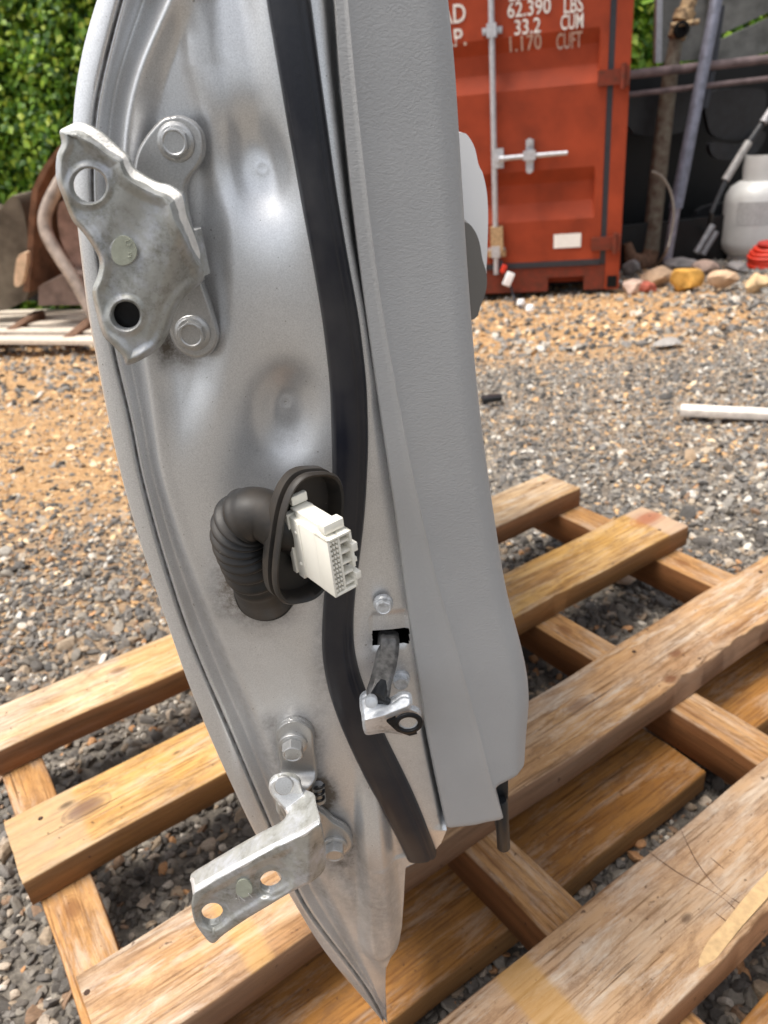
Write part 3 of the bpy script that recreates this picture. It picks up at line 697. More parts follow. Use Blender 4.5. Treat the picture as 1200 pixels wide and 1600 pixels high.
# shell walls round the pin face
cbx(k, -HW, -HW+.0012, -HL, HL, DN-.011, DN, .0002); cbx(k, HW-.0012, HW, -HL, -HL+.006, DN-.011, DN, .0002)
cbx(k, HW-.0012, HW, -.004, .004, DN-.011, DN+.0005, .0002); cbx(k, HW-.0012, HW, HL-.006, HL, DN-.011, DN, .0002)
cbx(k, -HW, HW, HL-.0012, HL, DN-.011, DN, .0002); cbx(k, -HW, HW, -HL, -HL+.0012, DN-.011, DN, .0002)
cbx(k, -.0008, .0004, -HL, HL, DN-.011, DN-.0006, .0001)
# terminal block and ribs
for q in range(11):
    l = -HL+.0024+q*.0026
    for s in (-.0054, -.0038, -.0022): cbx(k, s, s+.0010, l, l+.0012, DN-.011, DN-.0002, .0001)
for q in range(5):
    l = -HL+.003+q*.0058; cbx(k, .0004, HW-.001, l, l+.0011, DN-.011, DN-.0010, .0001)
cbx(k, HW-.001, HW+.0022, -.0115, -.0075, DN-.008, DN+.0006, .0003); cbx(k, HW-.001, HW+.0022, .004, .0085, DN-.008, DN+.0006, .0003)
cbx(k, HW-.001, HW+.0014, -.002, .0005, DN-.008, DN, .0003)
# collar, latch on top, side rib and dimples, rear clips
cbx(k, -HW-.0010, HW+.001, -HL-.001, HL+.001, -.002, .0012, .0003)
cbx(k, -HW-.0004, -HW+.001, -HL+.001, HL-.001, .0085, .0098, .0003)
cbx(k, -.0045, .0048, HL+.0025, HL+.0038, .000, DN-.003, .0005)
cbx(k, -.0045, -.0034, HL-.0005, HL+.0035, .004, DN-.006, .0003); cbx(k, .0038, .0048, HL-.0005, HL+.0035, .004, DN-.006, .0003)
cbx(k, -.0055, .0056, HL+.001, HL+.0060, DN-.0085, DN-.0030, .0008); cbx(k, -.004, .005, HL+.0045, HL+.0095, -.001, .0020, .0008)
cbx(k, -.006, -.003, -HL-.0035, -HL+.001, .000, .005, .0004); cbx(k, .003, .006, -HL-.003, -HL+.001, .002, .007, .0004)
for l in (-.0095, .0085):
    k.lathe([(.0011, -.001), (.0011, .0003), (.0006, .0006), (.0001, .0006)], Oc+Ss*(-HW)+Ll*l+Nn*.0055, -Ss, 14)
conn = k.build('connector', CREAM, boot, True, 35)
# dark sockets between the terminals
k = MB(); cbx(k, -HW+.0014, HW-.0014, -HL+.0014, HL-.0014, DN-.0105, DN-.0062, .0001); k.build('socket_recess', simple('socket_shadow_grey', (.30, .28, .24), .6, 0, 60, .1), boot)
k = MB()
for q in range(10):
    l = -HL+.0036+q*.0026
    for s in (-.0049, -.0033, -.0017):
        if (q+int(s*-1e4)) % 3: cbx(k, s, s+.0009, l+.0003, l+.0010, DN-.0063, DN-.0020, .0001)
k.build('terminals', simple('terminal_dark', (.05, .045, .05), .4, .3), boot)

# ---------------------------------------------------------------- check strap
yb_ = lambda y: YD+.004-.026*sst(985, 1090, y)
st_ = relief('check_strap', [(592, 994), (607, 992), (622, 994), (624, 1010), (620, 1040), (612, 1070), (606, 1098), (590, 1096), (573, 1090), (578, 1070), (586, 1040), (590, 1015)], [],
             lambda x, y, d, hd, ix: YD+.008-.036*sst(985, 1095, y)-.0006*sst(3, 6, d), STRAPM, door, 1.2, .0045)
mb = MB(); mb.tube(onY([575, 581, 590, 600, 607], [1093, 1089, 1090, 1093, 1097], np.full(5, YD-.030)), .0022, 10); mb.tube([onY(598, 1068, YD-.020), onY(590, 1092, YD-.031)], [.0042, .005], 12); mb.build('rubber_stop', BLACK, st_)
brO = [(562, 1104), (563, 1092), (571, 1085), (583, 1084), (592, 1088), (598, 1094), (606, 1096), (614, 1094), (624, 1087), (634, 1086), (643, 1090), (644, 1100), (642, 1106), (655, 1112), (659, 1124), (657, 1140), (652, 1150), (640, 1151), (620, 1147), (600, 1145), (586, 1147), (572, 1148), (567, 1138), (565, 1120)]
def ybr(x, y, d, hd, ix):
    Yv = YD-.037+.0025*np.exp(-(d/3.)**2)
    fy = np.interp(x, [560, 600, 640], [1128, 1118, 1102])
    Yv = Yv+.00035*np.abs(y-fy)+.00025*np.sin(x*.17+y*.2)
    dd = np.hypot(x-638, y-1130); Yv = Yv+.003*(1-sst(16, 22, dd))
    return Yv
relief('strap_bracket', brO, [(638, 1130, 14, 13, 0)], ybr, ZINC2, st_, 1.0, .0035)
c = onY(638, 1130, YD-.0365)
mb = MB(); a = np.linspace(0, 2*math.pi, 33)
for rr2, w in ((.0060, .0013), (.0069, .0010)):
    mb.tube([c+np.array([math.cos(q)*rr2*1.15, 0, math.sin(q)*rr2*1.05]) for q in a], w, 10, cap=False)
k2 = onY([604, 618, 624, 640, 650, 652, 640, 620], [1128, 1122, 1138, 1146, 1141, 1147, 1150, 1143], np.full(8, YD-.0372)); mb.prism(k2, k2+np.array([0, .002, 0]))
mb.build('bushing', DARK, st_)
MB().lathe([(.0036, -.003), (.0038, .001), (.0034, .002), (.001, .0023)], onY(580, 1096, YD-.0375), (0, -1, .35), 24).build('rivet', ZINC2, st_)
bolt(door, 599, 944, YD-.0015, 12.5, ZINC2, hh=.8, rec=True, fl=1.25); bolt(door, 626, 1062, YD+.002, 12, ZINC2, hh=.8, rec=True, fl=1.25)
# drain tube under the trim
q0, q1 = onY(787, 1336-12, YD+.012), onY(781, 1215, YD+.012)
mb = MB(); mb.lathe([(.0046, 0), (.0050, .0006), (.0050, .05), (.004, .052)], q0, q1-q0, 22)
mb.lathe([(.0040, -.0002), (.0040, .0004), (.001, .0004)], q0, q1-q0, 22)
q2 = onY([776, 794, 794, 776], [1300, 1300, 1215, 1215], np.full(4, YD+.016)); mb.prism(q2, q2+np.array([0, .01, 0]))
mb.build('drain_tube', BLACK, door, True, 40)
# ================================================================ the pallet
PA = R(32); PU = Vector((math.cos(PA), math.sin(PA), 0)); PV = Vector((-math.sin(PA), math.cos(PA), 0))
def board(name, p0, p1, q0, q1, z0, z1, mat, parent, along='p', chip=(), tilt=0., seedk=0):
    """rough sawn board: a bevelled box with slightly wandering edges"""
    L, W, T = (p1-p0, q1-q0, z1-z0) if along == 'p' else (q1-q0, p1-p0, z1-z0)
    nx = max(8, int(L/.012)); rg = np.random.default_rng(seedk+11)
    xs = np.linspace(-L/2, L/2, nx)
    sec = []; b = .0022
    ny = 7
    ring = [(-W/2, -T/2+b), (-W/2, T/2-b), (-W/2+b*.4, T/2-b*.35), (-W/2+b, T/2)] + [(-W/2+W*k/ny, T/2) for k in range(1, ny)] + [(W/2-b, T/2), (W/2-b*.4, T/2-b*.35), (W/2, T/2-b), (W/2, -T/2+b), (W/2-b, -T/2), (-W/2+b, -T/2)]
    ring = np.array(ring); nr = len(ring); ph = rg.uniform(0, 6, 8)
    V = []
    for x in xs:
        r = ring.copy()
        ex = .0012*math.sin(x*9+ph[0])+.0008*math.sin(x*31+ph[1]); ex2 = .0013*math.sin(x*11+ph[2])+.0009*math.sin(x*27+ph[3])
        r[:, 0] += np.where(r[:, 0] > W*.3, ex, np.where(r[:, 0] < -W*.3, ex2, 0))
        r[:, 1] += np.where(r[:, 1] > 0, .0006*math.sin(x*14+ph[4])+.0010*np.cos(r[:, 0]/W*5+ph[5])*.6, 0)
        for (cx, cw, side, dep) in chip:
            g = math.exp(-((x-cx)/cw)**4)
            mk = (r[:, 0]*side > W/2-.02) & (r[:, 1] > 0)
            r[mk, 0] -= side*dep*g*(1+.35*math.sin(x*160)); r[mk, 1] -= dep*g*.7
        V.append(np.column_stack([np.full(nr, x), r]))
    V[0][:, 0] += rg.uniform(-.0006, .0006, nr); V[-1][:, 0] += rg.uniform(-.0006, .0006, nr)
    V = np.concatenate(V)
    Fc = [(i*nr+k, i*nr+(k+1) % nr, (i+1)*nr+(k+1) % nr, (i+1)*nr+k) for i in range(nx-1) for k in range(nr)]+[tuple(range(nr)), tuple(range((nx-1)*nr, nx*nr))[::-1]]
    me = bpy.data.meshes.new(name); me.from_pydata(V.tolist(), [], Fc); me.materials.append(mat); me.update()
    bm = bmesh.new(); bm.from_mesh(me); bmesh.ops.recalc_face_normals(bm, faces=bm.faces); bm.to_mesh(me); bm.free()
    me.polygons.foreach_set('use_smooth', [True]*len(me.polygons)); me.set_sharp_from_angle(angle=R(50))
    o = bpy.data.objects.new(name, me); COL.objects.link(o); o.parent = parent
    c = PU*((p0+p1)/2)+PV*((q0+q1)/2)+Vector((0, 0, (z0+z1)/2))
    o.location = c-root_loc(parent); o.rotation_euler = (tilt, 0, PA if along == 'p' else PA+math.pi/2)
    return o
pal_c = PU*.495+PV*.6
pallet = empty('pallet', (pal_c.x, pal_c.y, 0), 'weathered open timber pallet of thick boards lying on gravel under the car door', 'pallet')
bandc = (.62, .36, .12)
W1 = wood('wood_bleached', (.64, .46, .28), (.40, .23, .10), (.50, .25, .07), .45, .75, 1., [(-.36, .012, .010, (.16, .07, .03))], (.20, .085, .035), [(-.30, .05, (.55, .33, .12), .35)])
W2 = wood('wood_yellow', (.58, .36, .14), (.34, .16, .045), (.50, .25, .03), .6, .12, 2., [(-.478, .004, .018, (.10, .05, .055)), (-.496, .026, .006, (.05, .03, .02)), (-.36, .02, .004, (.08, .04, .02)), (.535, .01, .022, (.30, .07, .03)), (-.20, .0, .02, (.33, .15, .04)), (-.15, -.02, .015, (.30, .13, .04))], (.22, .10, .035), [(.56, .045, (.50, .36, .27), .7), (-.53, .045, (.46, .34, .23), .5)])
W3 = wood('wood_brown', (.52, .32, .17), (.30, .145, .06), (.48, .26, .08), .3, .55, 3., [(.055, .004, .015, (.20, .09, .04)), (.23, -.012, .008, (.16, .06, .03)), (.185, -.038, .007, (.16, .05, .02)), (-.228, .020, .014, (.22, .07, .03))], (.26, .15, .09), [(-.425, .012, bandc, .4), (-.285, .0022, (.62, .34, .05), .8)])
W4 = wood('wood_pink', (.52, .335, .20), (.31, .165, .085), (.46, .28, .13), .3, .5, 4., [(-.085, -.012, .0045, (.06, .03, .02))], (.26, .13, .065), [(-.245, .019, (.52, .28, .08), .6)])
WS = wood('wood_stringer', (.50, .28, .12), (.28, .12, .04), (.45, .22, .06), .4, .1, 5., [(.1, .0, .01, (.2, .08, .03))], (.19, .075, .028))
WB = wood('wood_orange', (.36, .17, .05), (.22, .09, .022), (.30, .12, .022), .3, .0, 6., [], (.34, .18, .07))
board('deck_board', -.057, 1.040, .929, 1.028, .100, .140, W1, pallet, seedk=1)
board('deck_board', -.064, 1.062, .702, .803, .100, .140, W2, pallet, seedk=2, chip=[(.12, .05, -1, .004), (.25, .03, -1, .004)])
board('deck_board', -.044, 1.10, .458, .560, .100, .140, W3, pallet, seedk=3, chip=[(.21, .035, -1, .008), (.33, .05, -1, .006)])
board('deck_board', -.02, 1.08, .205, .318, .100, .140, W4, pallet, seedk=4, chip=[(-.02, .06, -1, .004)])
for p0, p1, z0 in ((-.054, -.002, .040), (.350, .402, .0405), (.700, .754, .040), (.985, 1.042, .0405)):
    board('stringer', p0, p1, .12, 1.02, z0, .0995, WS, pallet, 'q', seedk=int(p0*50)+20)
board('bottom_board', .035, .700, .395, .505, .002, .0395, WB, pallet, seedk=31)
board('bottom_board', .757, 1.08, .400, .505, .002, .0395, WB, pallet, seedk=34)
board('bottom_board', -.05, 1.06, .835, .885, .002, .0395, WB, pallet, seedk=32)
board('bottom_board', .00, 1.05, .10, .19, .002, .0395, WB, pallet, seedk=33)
NAIL = simple('rusty_nail', (.06, .035, .025), .7, .4, 200, .4)
dbs = [o for o in pallet.children if o.name.startswith('deck_board')]
rn = random.Random(5)
for o, (qa, qb) in zip(dbs, ((.929, 1.028), (.702, .803), (.458, .560), (.205, .318))):
    for pc in (-.028, .376, .727, 1.013):
        for qq in (qa+.03, qb-.028):
            if rn.random() < .30: continue
            c = PU*(pc+rn.uniform(-.012, .012))+PV*(qq+rn.uniform(-.008, .008)); r = .0030
            mb_ = MB().lathe([(r, -.004), (r, .0002), (r*.8, .0006), (r*.1, .0006)], (c.x, c.y, .1403), (rn.uniform(-.1, .1), rn.uniform(-.1, .1), 1), 14)
            V_ = np.concatenate(mb_.v); Mi = (Matrix.Translation(root_loc(o)) @ o.rotation_euler.to_matrix().to_4x4()).inverted()
            me_ = bpy.data.meshes.new('nail'); me_.from_pydata([(Mi @ Vector(q))[:] for q in V_], [], mb_.f); me_.materials.append(NAIL); no_ = bpy.data.objects.new('nail', me_); COL.objects.link(no_); no_.parent = o
# a fresh pale split along the edge of the front board
sp_ = MB()
xx = np.linspace(0, 1, 26)
a = onZ(1092, 1512, .1412); b = onZ(1200, 1385, .1412)
ax_ = (b-a); nrm = np.array([-ax_[1], ax_[0], 0]); nrm /= np.linalg.norm(nrm)
up_w = [a+ax_*t*1.25+nrm*(.0075*math.sqrt(min(1, t*5))+.0016*t+.0004*math.sin(t*13))*(-1 if 0 else 1) for t in xx]
dn_w = [a+ax_*t*1.25-nrm*(.0050+.0005*math.sin(t*9+1))*min(1, t*9) for t in xx]
top = np.array([np.array(q)-[0, 0, .0002] for q in up_w+dn_w[::-1]]); bt = top-np.array([0, 0, .003])
SPLIT = simple('fresh_split_wood', (.52, .35, .18), .7, 0, 120, .18, .5, .001)
me_ = MB().prism(top[::-1], bt[::-1]); me_.build('split_strip', SPLIT, pallet)

SCR = simple('dark_scratch', (.13, .07, .045), .8, 0, 200, .3)
for pts in ([(1063, 1294), (1088, 1345), (1121, 1387), (1163, 1415)], [(1009, 1327), (1060, 1364), (1126, 1401), (1168, 1439)], [(1110, 1340), (1132, 1358)], [(1074, 1397), (1102, 1415), (1147, 1448)]):
    sm = cr_spline(pts, False, 6); P_ = np.array([onZ(a[0], a[1], .1404) for a in sm]); w_ = np.sin(np.linspace(.15, 3.0, len(sm)))*.0004+.0001
    MB().tube(P_, w_, 6).build('scratch', SCR, pallet)
# ================================================================ ground
def fbm(x, y, s, n=4):
    out = 0; amp = 1; tot = 0
    for i in range(n):
        out = out+amp*(np.sin(x*s*1.3+y*s*.7+i*1.7)*np.cos(y*s*1.1-x*s*.45+i*2.3)); tot += amp; amp *= .5; s *= 2.1
    return out/tot
xa = np.concatenate([-np.geomspace(60, 3, 24), np.linspace(-2.9, 4.4, 300), np.geomspace(4.5, 60, 20)]); ya = np.concatenate([np.linspace(-3, .1, 30), np.linspace(.12, 6.5, 330), np.geomspace(6.6, 90, 26)])
GX, GY = np.meshgrid(xa, ya)
def ground_z(x, y):
    yc = np.minimum(y, 12.); return gz(yc)-.010+.006*fbm(x, y, 6.)+.004*fbm(x+3, y, 21., 3)
def soil(x, y):   # 1 where bare orange soil shows
    a = 1-sst(-.35, .25, x-.12*(y-1.2)+.15*fbm(x, y, 3.)); a = a*(.45*sst(.9, 1.3, y+.15*fbm(x, y, 5))+.55*sst(1.4, 2.1, y+.25*fbm(x, y, 4)))
    b_ = sst(2.7, 3.6, y+.25*fbm(x, y, 2.2))*(1-sst(1.5, 2.6, x+.2*fbm(x, y, 3)))
    c_ = .14+.22*fbm(x, y, 1.7)
    return np.clip(np.maximum(np.maximum(a, b_), c_*sst(1.2, 2., y)), 0, 1)
GZ = ground_z(GX, GY)
m, nt, b = newmat('packed_soil'); v = coords(nt, world=True)
at = nt.nodes.new('ShaderNodeAttribute'); at.attribute_name = 'soil'
big = noise(nt, v, 2.2, 6, .6); fi = noise(nt, v, 70, 8, .75); md = noise(nt, v, 17, 6, .65)
grey = ramp(nt, fi, [(.32, (.06, .05, .042)), (.5, (.17, .15, .125)), (.66, (.32, .28, .23))]).outputs[0]
oran = ramp(nt, fi, [(.30, (.16, .08, .035)), (.5, (.42, .24, .10)), (.68, (.66, .45, .24))]).outputs[0]
c = mixc(nt, math_(nt, 'MINIMUM', 1., math_(nt, 'MULTIPLY', at.outputs['Fac'], math_(nt, 'MULTIPLY_ADD', md, 1.4, .3))), grey, oran)
nt.links.new(c, b.inputs['Base Color']); b.inputs['Roughness'].default_value = .9
bump(nt, b, math_(nt, 'ADD', fi, md), .8, .012)
SOIL = m
gr = obj('ground', np.stack([GX, GY, GZ], -1).reshape(-1, 3), grid_faces(len(ya), len(xa)), SOIL, None, True, origin=np.zeros(3)); tag(gr, kind='structure')
att = gr.data.attributes.new('soil', 'FLOAT', 'POINT'); att.data.foreach_set('value', soil(GX, GY).ravel().astype(np.float32))

def ico(sub):
    bm = bmesh.new(); bmesh.ops.create_icosphere(bm, subdivisions=sub, radius=1); bm.verts.index_update()
    v = np.array([q.co[:] for q in bm.verts]); f = np.array([[w.index for w in q.verts] for q in bm.faces]); bm.free(); return v, f
def rock_shape(V, rg, n=7, sharp=.35):
    v = V.copy()
    for k in range(n):      # plane cuts give crushed-stone facets
        d = rg.normal(size=3); d /= np.linalg.norm(d); c = rg.uniform(.45, .85)
        t = v@d; v = v-np.outer(np.maximum(t-c, 0), d)
    return v*rg.uniform(.8, 1.2, 3)
def stones(name, x, y, s, sub, mat, label, cat, flat=.74, sink=.22, nshape=24, seed=1):
    rg = np.random.default_rng(seed); V0, F0 = ico(sub); shapes = [rock_shape(V0, rg) for _ in range(nshape)]
    n = len(x); nv = len(V0); which = rg.integers(0, nshape, n)
    S = np.array(shapes)[which]
    ang = rg.uniform(0, 2*math.pi, n); tl = rg.normal(0, .35, (n, 2))
    sc = np.stack([s*rg.uniform(.85, 1.5, n), s*rg.uniform(.7, 1.1, n), s*flat*rg.uniform(.7, 1.2, n)], -1)
    S = S*sc[:, None, :]
    c_, s_ = np.cos(ang)[:, None], np.sin(ang)[:, None]
    X = S[..., 0]*c_-S[..., 1]*s_; Y = S[..., 0]*s_+S[..., 1]*c_; Z = S[..., 2]+X*tl[:, :1]+Y*tl[:, 1:]
    z0 = ground_z(x, y)+s*flat*(1-sink*2)*.6
    P = np.stack([X+x[:, None], Y+y[:, None], Z+z0[:, None]], -1).reshape(-1, 3)
    Fa = (F0[None]+np.arange(n)[:, None, None]*nv).reshape(-1, 3)
    me = bpy.data.meshes.new(name); me.vertices.add(len(P)); me.vertices.foreach_set('co', P.ravel().astype(np.float32))
    me.loops.add(Fa.size); me.loops.foreach_set('vertex_index', Fa.ravel().astype(np.int32))
    me.polygons.add(len(Fa)); me.polygons.foreach_set('loop_start', np.arange(0, Fa.size, 3, dtype=np.int32)); me.polygons.foreach_set('loop_total', np.full(len(Fa), 3, np.int32))
    me.update(calc_edges=True); me.materials.append(mat)
    me.polygons.foreach_set('use_smooth', [False]*len(Fa))
    o = bpy.data.objects.new(name, me); COL.objects.link(o); return tag(o, label, cat, kind='stuff')
GMF = stone_mat('pale_crushed_stone', [(0, (.07, .066, .062)), (.16, (.15, .14, .13)), (.32, (.24, .225, .205)), (.44, (.11, .105, .10)), (.54, (.31, .285, .25)), (.64, (.19, .18, .17)), (.74, (.40, .33, .25)), (.82, (.36, .26, .17)), (.87, (.50, .46, .40)), (.925, (.58, .37, .19)), (.965, (.60, .57, .52))])
GM = stone_mat('crushed_stone', [(0, (.085, .076, .068)), (.16, (.14, .125, .11)), (.34, (.20, .18, .155)), (.46, (.11, .10, .09)), (.58, (.26, .235, .20)), (.68, (.17, .155, .14)), (.78, (.32, .25, .18)), (.85, (.24, .155, .10)), (.90, (.42, .35, .28)), (.945, (.46, .25, .12)), (.975, (.60, .55, .48))])
GM2 = stone_mat('pale_chips', [(0, (.50, .30, .14)), (.25, (.62, .44, .25)), (.45, (.40, .24, .11)), (.6, (.30, .26, .22)), (.75, (.70, .56, .38)), (.9, (.22, .19, .17))])
# visible wedge sampling
def scatter(n, ylo, yhi, seed, marg=.25):
    rg = np.random.default_rng(seed); y = ylo+(yhi-ylo)*rg.random(n)**1.; half = .58*y+marg+.1
    x = rg.uniform(-1, 1, n)*half*1.1+.02; return x, y, rg
x, y, rg = scatter(40000, -.02, 1.8, 3, .30); s = np.exp(rg.normal(-5.35, .42, len(x)))+.0010
k = rg.random(len(x)) > sst(1.1, 1.9, y)
x, y, s = x[k], y[k], s[k]
stones('gravel', x, y, s, 2, GM, 'dark grey crushed stones lying loose under and in front of the pallet', 'gravel', seed=5)
x, y, rg = scatter(54000, 1.0, 3.3, 4); s = np.exp(rg.normal(-5.42, .45, len(x)))+.0012
k = (rg.random(len(x)) > soil(x, y)*.80) & (rg.random(len(x)) < sst(.95, 1.6, y))
stones('gravel', x[k], y[k], s[k], 1, GMF, 'grey and tan crushed stones spread over the yard beyond the pallet', 'gravel', seed=6)
x, y, rg = scatter(34000, 3.2, 6.6, 14); s = np.abs(rg.normal(.009, .0045, len(x)))+.005
k = rg.random(len(x)) > soil(x, y)*.80
stones('gravel', x[k], y[k], s[k], 1, GMF, 'fine stone chippings in the distance before the orange container', 'gravel', seed=7)
x, y, rg = scatter(24000, 1.2, 6.4, 9); s = np.abs(rg.normal(.0050, .003, len(x)))+.0025*1.; s = s*(.6+.22*y)
k = rg.random(len(x)) < soil(x, y)*.9
stones('pebbles', x[k], y[k], s[k], 1, GM2, 'pale tan pebbles embedded in the bare orange soil', 'pebbles', flat=.45, sink=.4, seed=8)
# ================================================================ shipping container
def on_plane(px, py, P0, n):
    d = ray(px, py); t = np.dot(np.array(P0)-EYE, n)/(d@n); return EYE+d*(t[..., None] if np.ndim(t) else t)
C0 = G(966, 456); CA = R(15)
Ce = np.array([-math.cos(CA), math.sin(CA), 0]); Cn = np.array([-math.sin(CA), -math.cos(CA), 0]); Cz = np.array([0, 0, 1.])
CPT = lambda s, z, w: C0+Ce*s+Cz*z+Cn*w
def CP(px, py):
    p = on_plane(px, py, C0, Cn)-C0; return float(p@Ce), float(p[2])
RED = simple('container_red', (.27, .042, .015), .65, 0, 5, .26, .25, .002, detail=7)
REDD = simple('container_red_rusty', (.14, .026, .014), .7, 0, 30, .35, .4, .003, dark=(.10, .03, .018))
GALV = simple('galvanised', (.48, .49, .52), .45, .5, 60, .2)
GASK = simple('gasket_black', (.02, .022, .03), .5, 0, 60, .3)
WHL = simple('white_lettering', (.68, .64, .60), .6, 0, 90, .25)
CW, CHT, CL = 2.44, 2.59, 6.06
class CBox(MB):
    def cb(s, s0, s1, z0, z1, w0, w1):
        V = [CPT(a, z, w) for a in (s0, s1) for z in (z0, z1) for w in (w0, w1)]
        return s.add(V, [(0, 1, 3, 2), (4, 6, 7, 5), (0, 4, 5, 1), (2, 3, 7, 6), (0, 2, 6, 4), (1, 5, 7, 3)])
cont = empty('shipping_container', CPT(CW/2, 0, -CL/2), 'orange red steel shipping container with closed doors and galvanised locking rods', 'container')
k = CBox(); PW = .085
for s0 in (0, CW-PW): k.cb(s0, s0+PW, .02, CHT, -.12, .0)
sR, zS = CP(966, 407)[0], CP(900, 408)[1]
k.cb(PW, CW-PW, CHT-.12, CHT, -.10, .0)
k.build('corner_post', RED, cont, False)
# bottom rail with fork pocket openings
pk0, pk1 = CP(912, 440)[0], CP(856, 440)[0]; zp1 = CP(880, 433)[1]; zr = zS-.03
k = CBox(); sm0, sm1 = CP(951, 438)[0], CP(936, 438)[0]
k.cb(PW+.002, pk0, 0.02, zp1, -.11, -.004); k.cb(pk1, CW-PW-.002, .02, zp1, -.11, -.004); k.cb(PW+.002, CW-PW-.002, zp1, zr, -.11, -.004)
k.build('bottom_rail', REDD, cont, False)
k = CBox(); k.cb(PW+.01, CW-PW-.01, .03, zr-.01, -.5, -.13); k.cb(.012, .07, .03, .10, -.05, .0015); k.build('fork_pocket', VOID, cont, False)
# walls, roof
k = CBox()
for sW in (0.012, CW-.012):
    a = np.linspace(-.12, -CL, 180); prof = .018*np.clip(np.sin(a*2*math.pi/.28)*2.2, -1, 1)
    P0 = np.array([CPT(sW+q+(.02 if sW < 1 else -.02), .10, w) for w, q in zip(a, prof)]); P1 = P0+[0, 0, CHT-.16]
    V = np.stack([P0, P1], 1).reshape(-1, 3); k.add(V, grid_faces(len(a), 2))
k.cb(0, CW, CHT-.05, CHT-.03, -CL, -.1); k.cb(0, CW, .1, CHT-.05, -CL-.02, -CL); k.cb(0, CW, .05, .12, -CL, -.12)
k.build('side_wall', RED, cont, False)
# doors: pressed sheets
dz0, dz1 = zS+.004, CHT-.13
def zz(py, px=880): return CP(px, py)[1]
recs = []
for (a, b_) in ((263, 343), (48, 134)):
    recs.append((zz(b_), zz(a)))
per = recs[1][0]-recs[0][0]; recs.append((recs[1][0]+per, recs[1][1]+per))
sd0, sd1 = CP(930, 300)[0]-.0, None
def door_leaf(s0, s1, name, mirror):
    zs = np.unique(np.concatenate([np.linspace(dz0, dz1, 60)]+[np.array([a, a+.005, a+(b-a)*.34, a+(b-a)*.36, a+(b-a)*.72, a+(b-a)*.74, b-.004, b]) for a, b in recs]))
    mg0 = (sd0-s0) if not mirror else .12; mg1 = .12 if not mirror else (sd0-PW-.03)
    ss = np.array([s0, s0+.004, s0+mg0, s0+mg0+.012, s1-mg1-.012, s1-mg1, s1-.004, s1])
    dep = np.zeros(len(zs))
    for a, b in recs: dep = np.maximum(dep, np.interp(zs, [a, a+(b-a)*.35, a+(b-a)*.73, b], [0, .042, .042, 0], left=0, right=0))
    mk = np.array([0, 0, 0, 1, 1, 0, 0, 0.]); V = []
    for z, d in zip(zs, dep):
        for i, s in enumerate(ss): V.append(CPT(s, z, (-.035 if i in (0, 7) else -.002)-d*mk[i]))
    mb = MB().add(V, grid_faces(len(zs), len(ss))); return mb.build(name, RED, cont, False)
mid = CW/2
dr = door_leaf(PW+.03, mid-.012, 'container_door', False); dl = door_leaf(mid+.012, CW-PW-.03, 'container_door', True)
k = CBox(); k.cb(PW-.002, PW+.034, zr+.003, dz1, -.05, -.008); k.cb(CW-PW-.034, CW-PW+.002, zr+.003, dz1, -.05, -.008); k.cb(mid-.014, mid+.014, dz0, dz1, -.05, .004); k.cb(PW+.034, CW-PW-.034, zr+.003, dz0+.002, -.05, .004)
k.build('door_gasket', GASK, cont, False)
# hinge blades
for py0, py1, pxl, pxr in ((104, 136, 934, 988), (366, 392, 924, 972)):
    za, zb = CP(960, py1)[1], CP(960, py0)[1]; sa, sb = .0, CP(pxl, (py0+py1)/2)[0]
    k = CBox(); k.cb(sa+.012, sb, za+.01, zb-.012, .001, .018); k.cb(sa+.002, sa+.05, za, zb, .0005, .032)
    k.tube([CPT(sa+.035, za-.012, .03), CPT(sa+.035, zb+.012, .03)], .014, 12); k.build('door_hinge', REDD, cont)
for q in range(2):
    zc = CHT-.45-q*.5; k = CBox(); k.cb(.012, .2, zc, zc+.1, .001, .018); k.cb(.002, .05, zc-.01, zc+.11, .0005, .032); k.build('door_hinge', REDD, cont)
for q in range(4):
    zc = .3+q*.65; k = CBox(); k.cb(CW-.2, CW-.012, zc, zc+.1, .001, .018); k.build('door_hinge', REDD, cont)
# locking rods
def rod(s, own=True):
    k = CBox(); k.tube([CPT(s, zr-.02, .032), CPT(s, CHT-.04, .032)], .0165, 14)
    o = k.build('locking_rod', GALV, dr if s < mid else dl)
    k = CBox()
    for z in (zz(48, 770), zz(48, 770)+.9, zz(48, 770)-1.2+.03):
        k.cb(s-.055, s+.055, z-.017, z+.017, -.0015, .010); k.cb(s-.026, s+.026, z-.034, z+.034, .0, .052)
        for e in (-.043, .043): k.tube([CPT(s+e, z, .008), CPT(s+e, z, .022)], .010, 10)
        k.build('rod_guide', GALV, dr if s < mid else dl); k = CBox()
sr_ = CP(772, 200)[0]
for s in (sr_, PW+.33 if 0 else sr_+.42 if sr_+.42 < mid-.05 else None, CW-sr_, CW-sr_-.42 if CW-sr_-.42 > mid+.05 else None):
    if s: rod(s)
hz = zz(247, 785); hz2 = zz(238, 886); hs1 = CP(887, 238)[0]; hm, hmz = CP(828, 243)
k = CBox(); k.cb(sr_-.055, sr_+.01, hz-.05, hz+.055, .018, .048)
k.tube([CPT(sr_-.04, hz, .045), CPT(sr_-.04, hz, .062)], .026, 14)
k.tube([CPT(sr_-.03, hz, .058), CPT((sr_+hm)/2, (hz+hmz)/2, .05), CPT(hm, hmz, .045), CPT(hs1, hz2, .05)], [.016, .014, .014, .012], 12)
k.build('door_handle', GALV, dr)
k = CBox(); k.cb(hm-.022, hm+.022, hmz-.085, hmz+.085, .0, .022); k.tube([CPT(hm, hmz+.075, .015), CPT(hm, hmz+.075, .055)], .018, 12); k.tube([CPT(hm, hmz-.075, .015), CPT(hm, hmz-.075, .055)], .018, 12); k.cb(hm-.035, hm+.035, hmz-.02, hmz+.03, .05, .068)
k.build('handle_latch', GALV, dr)
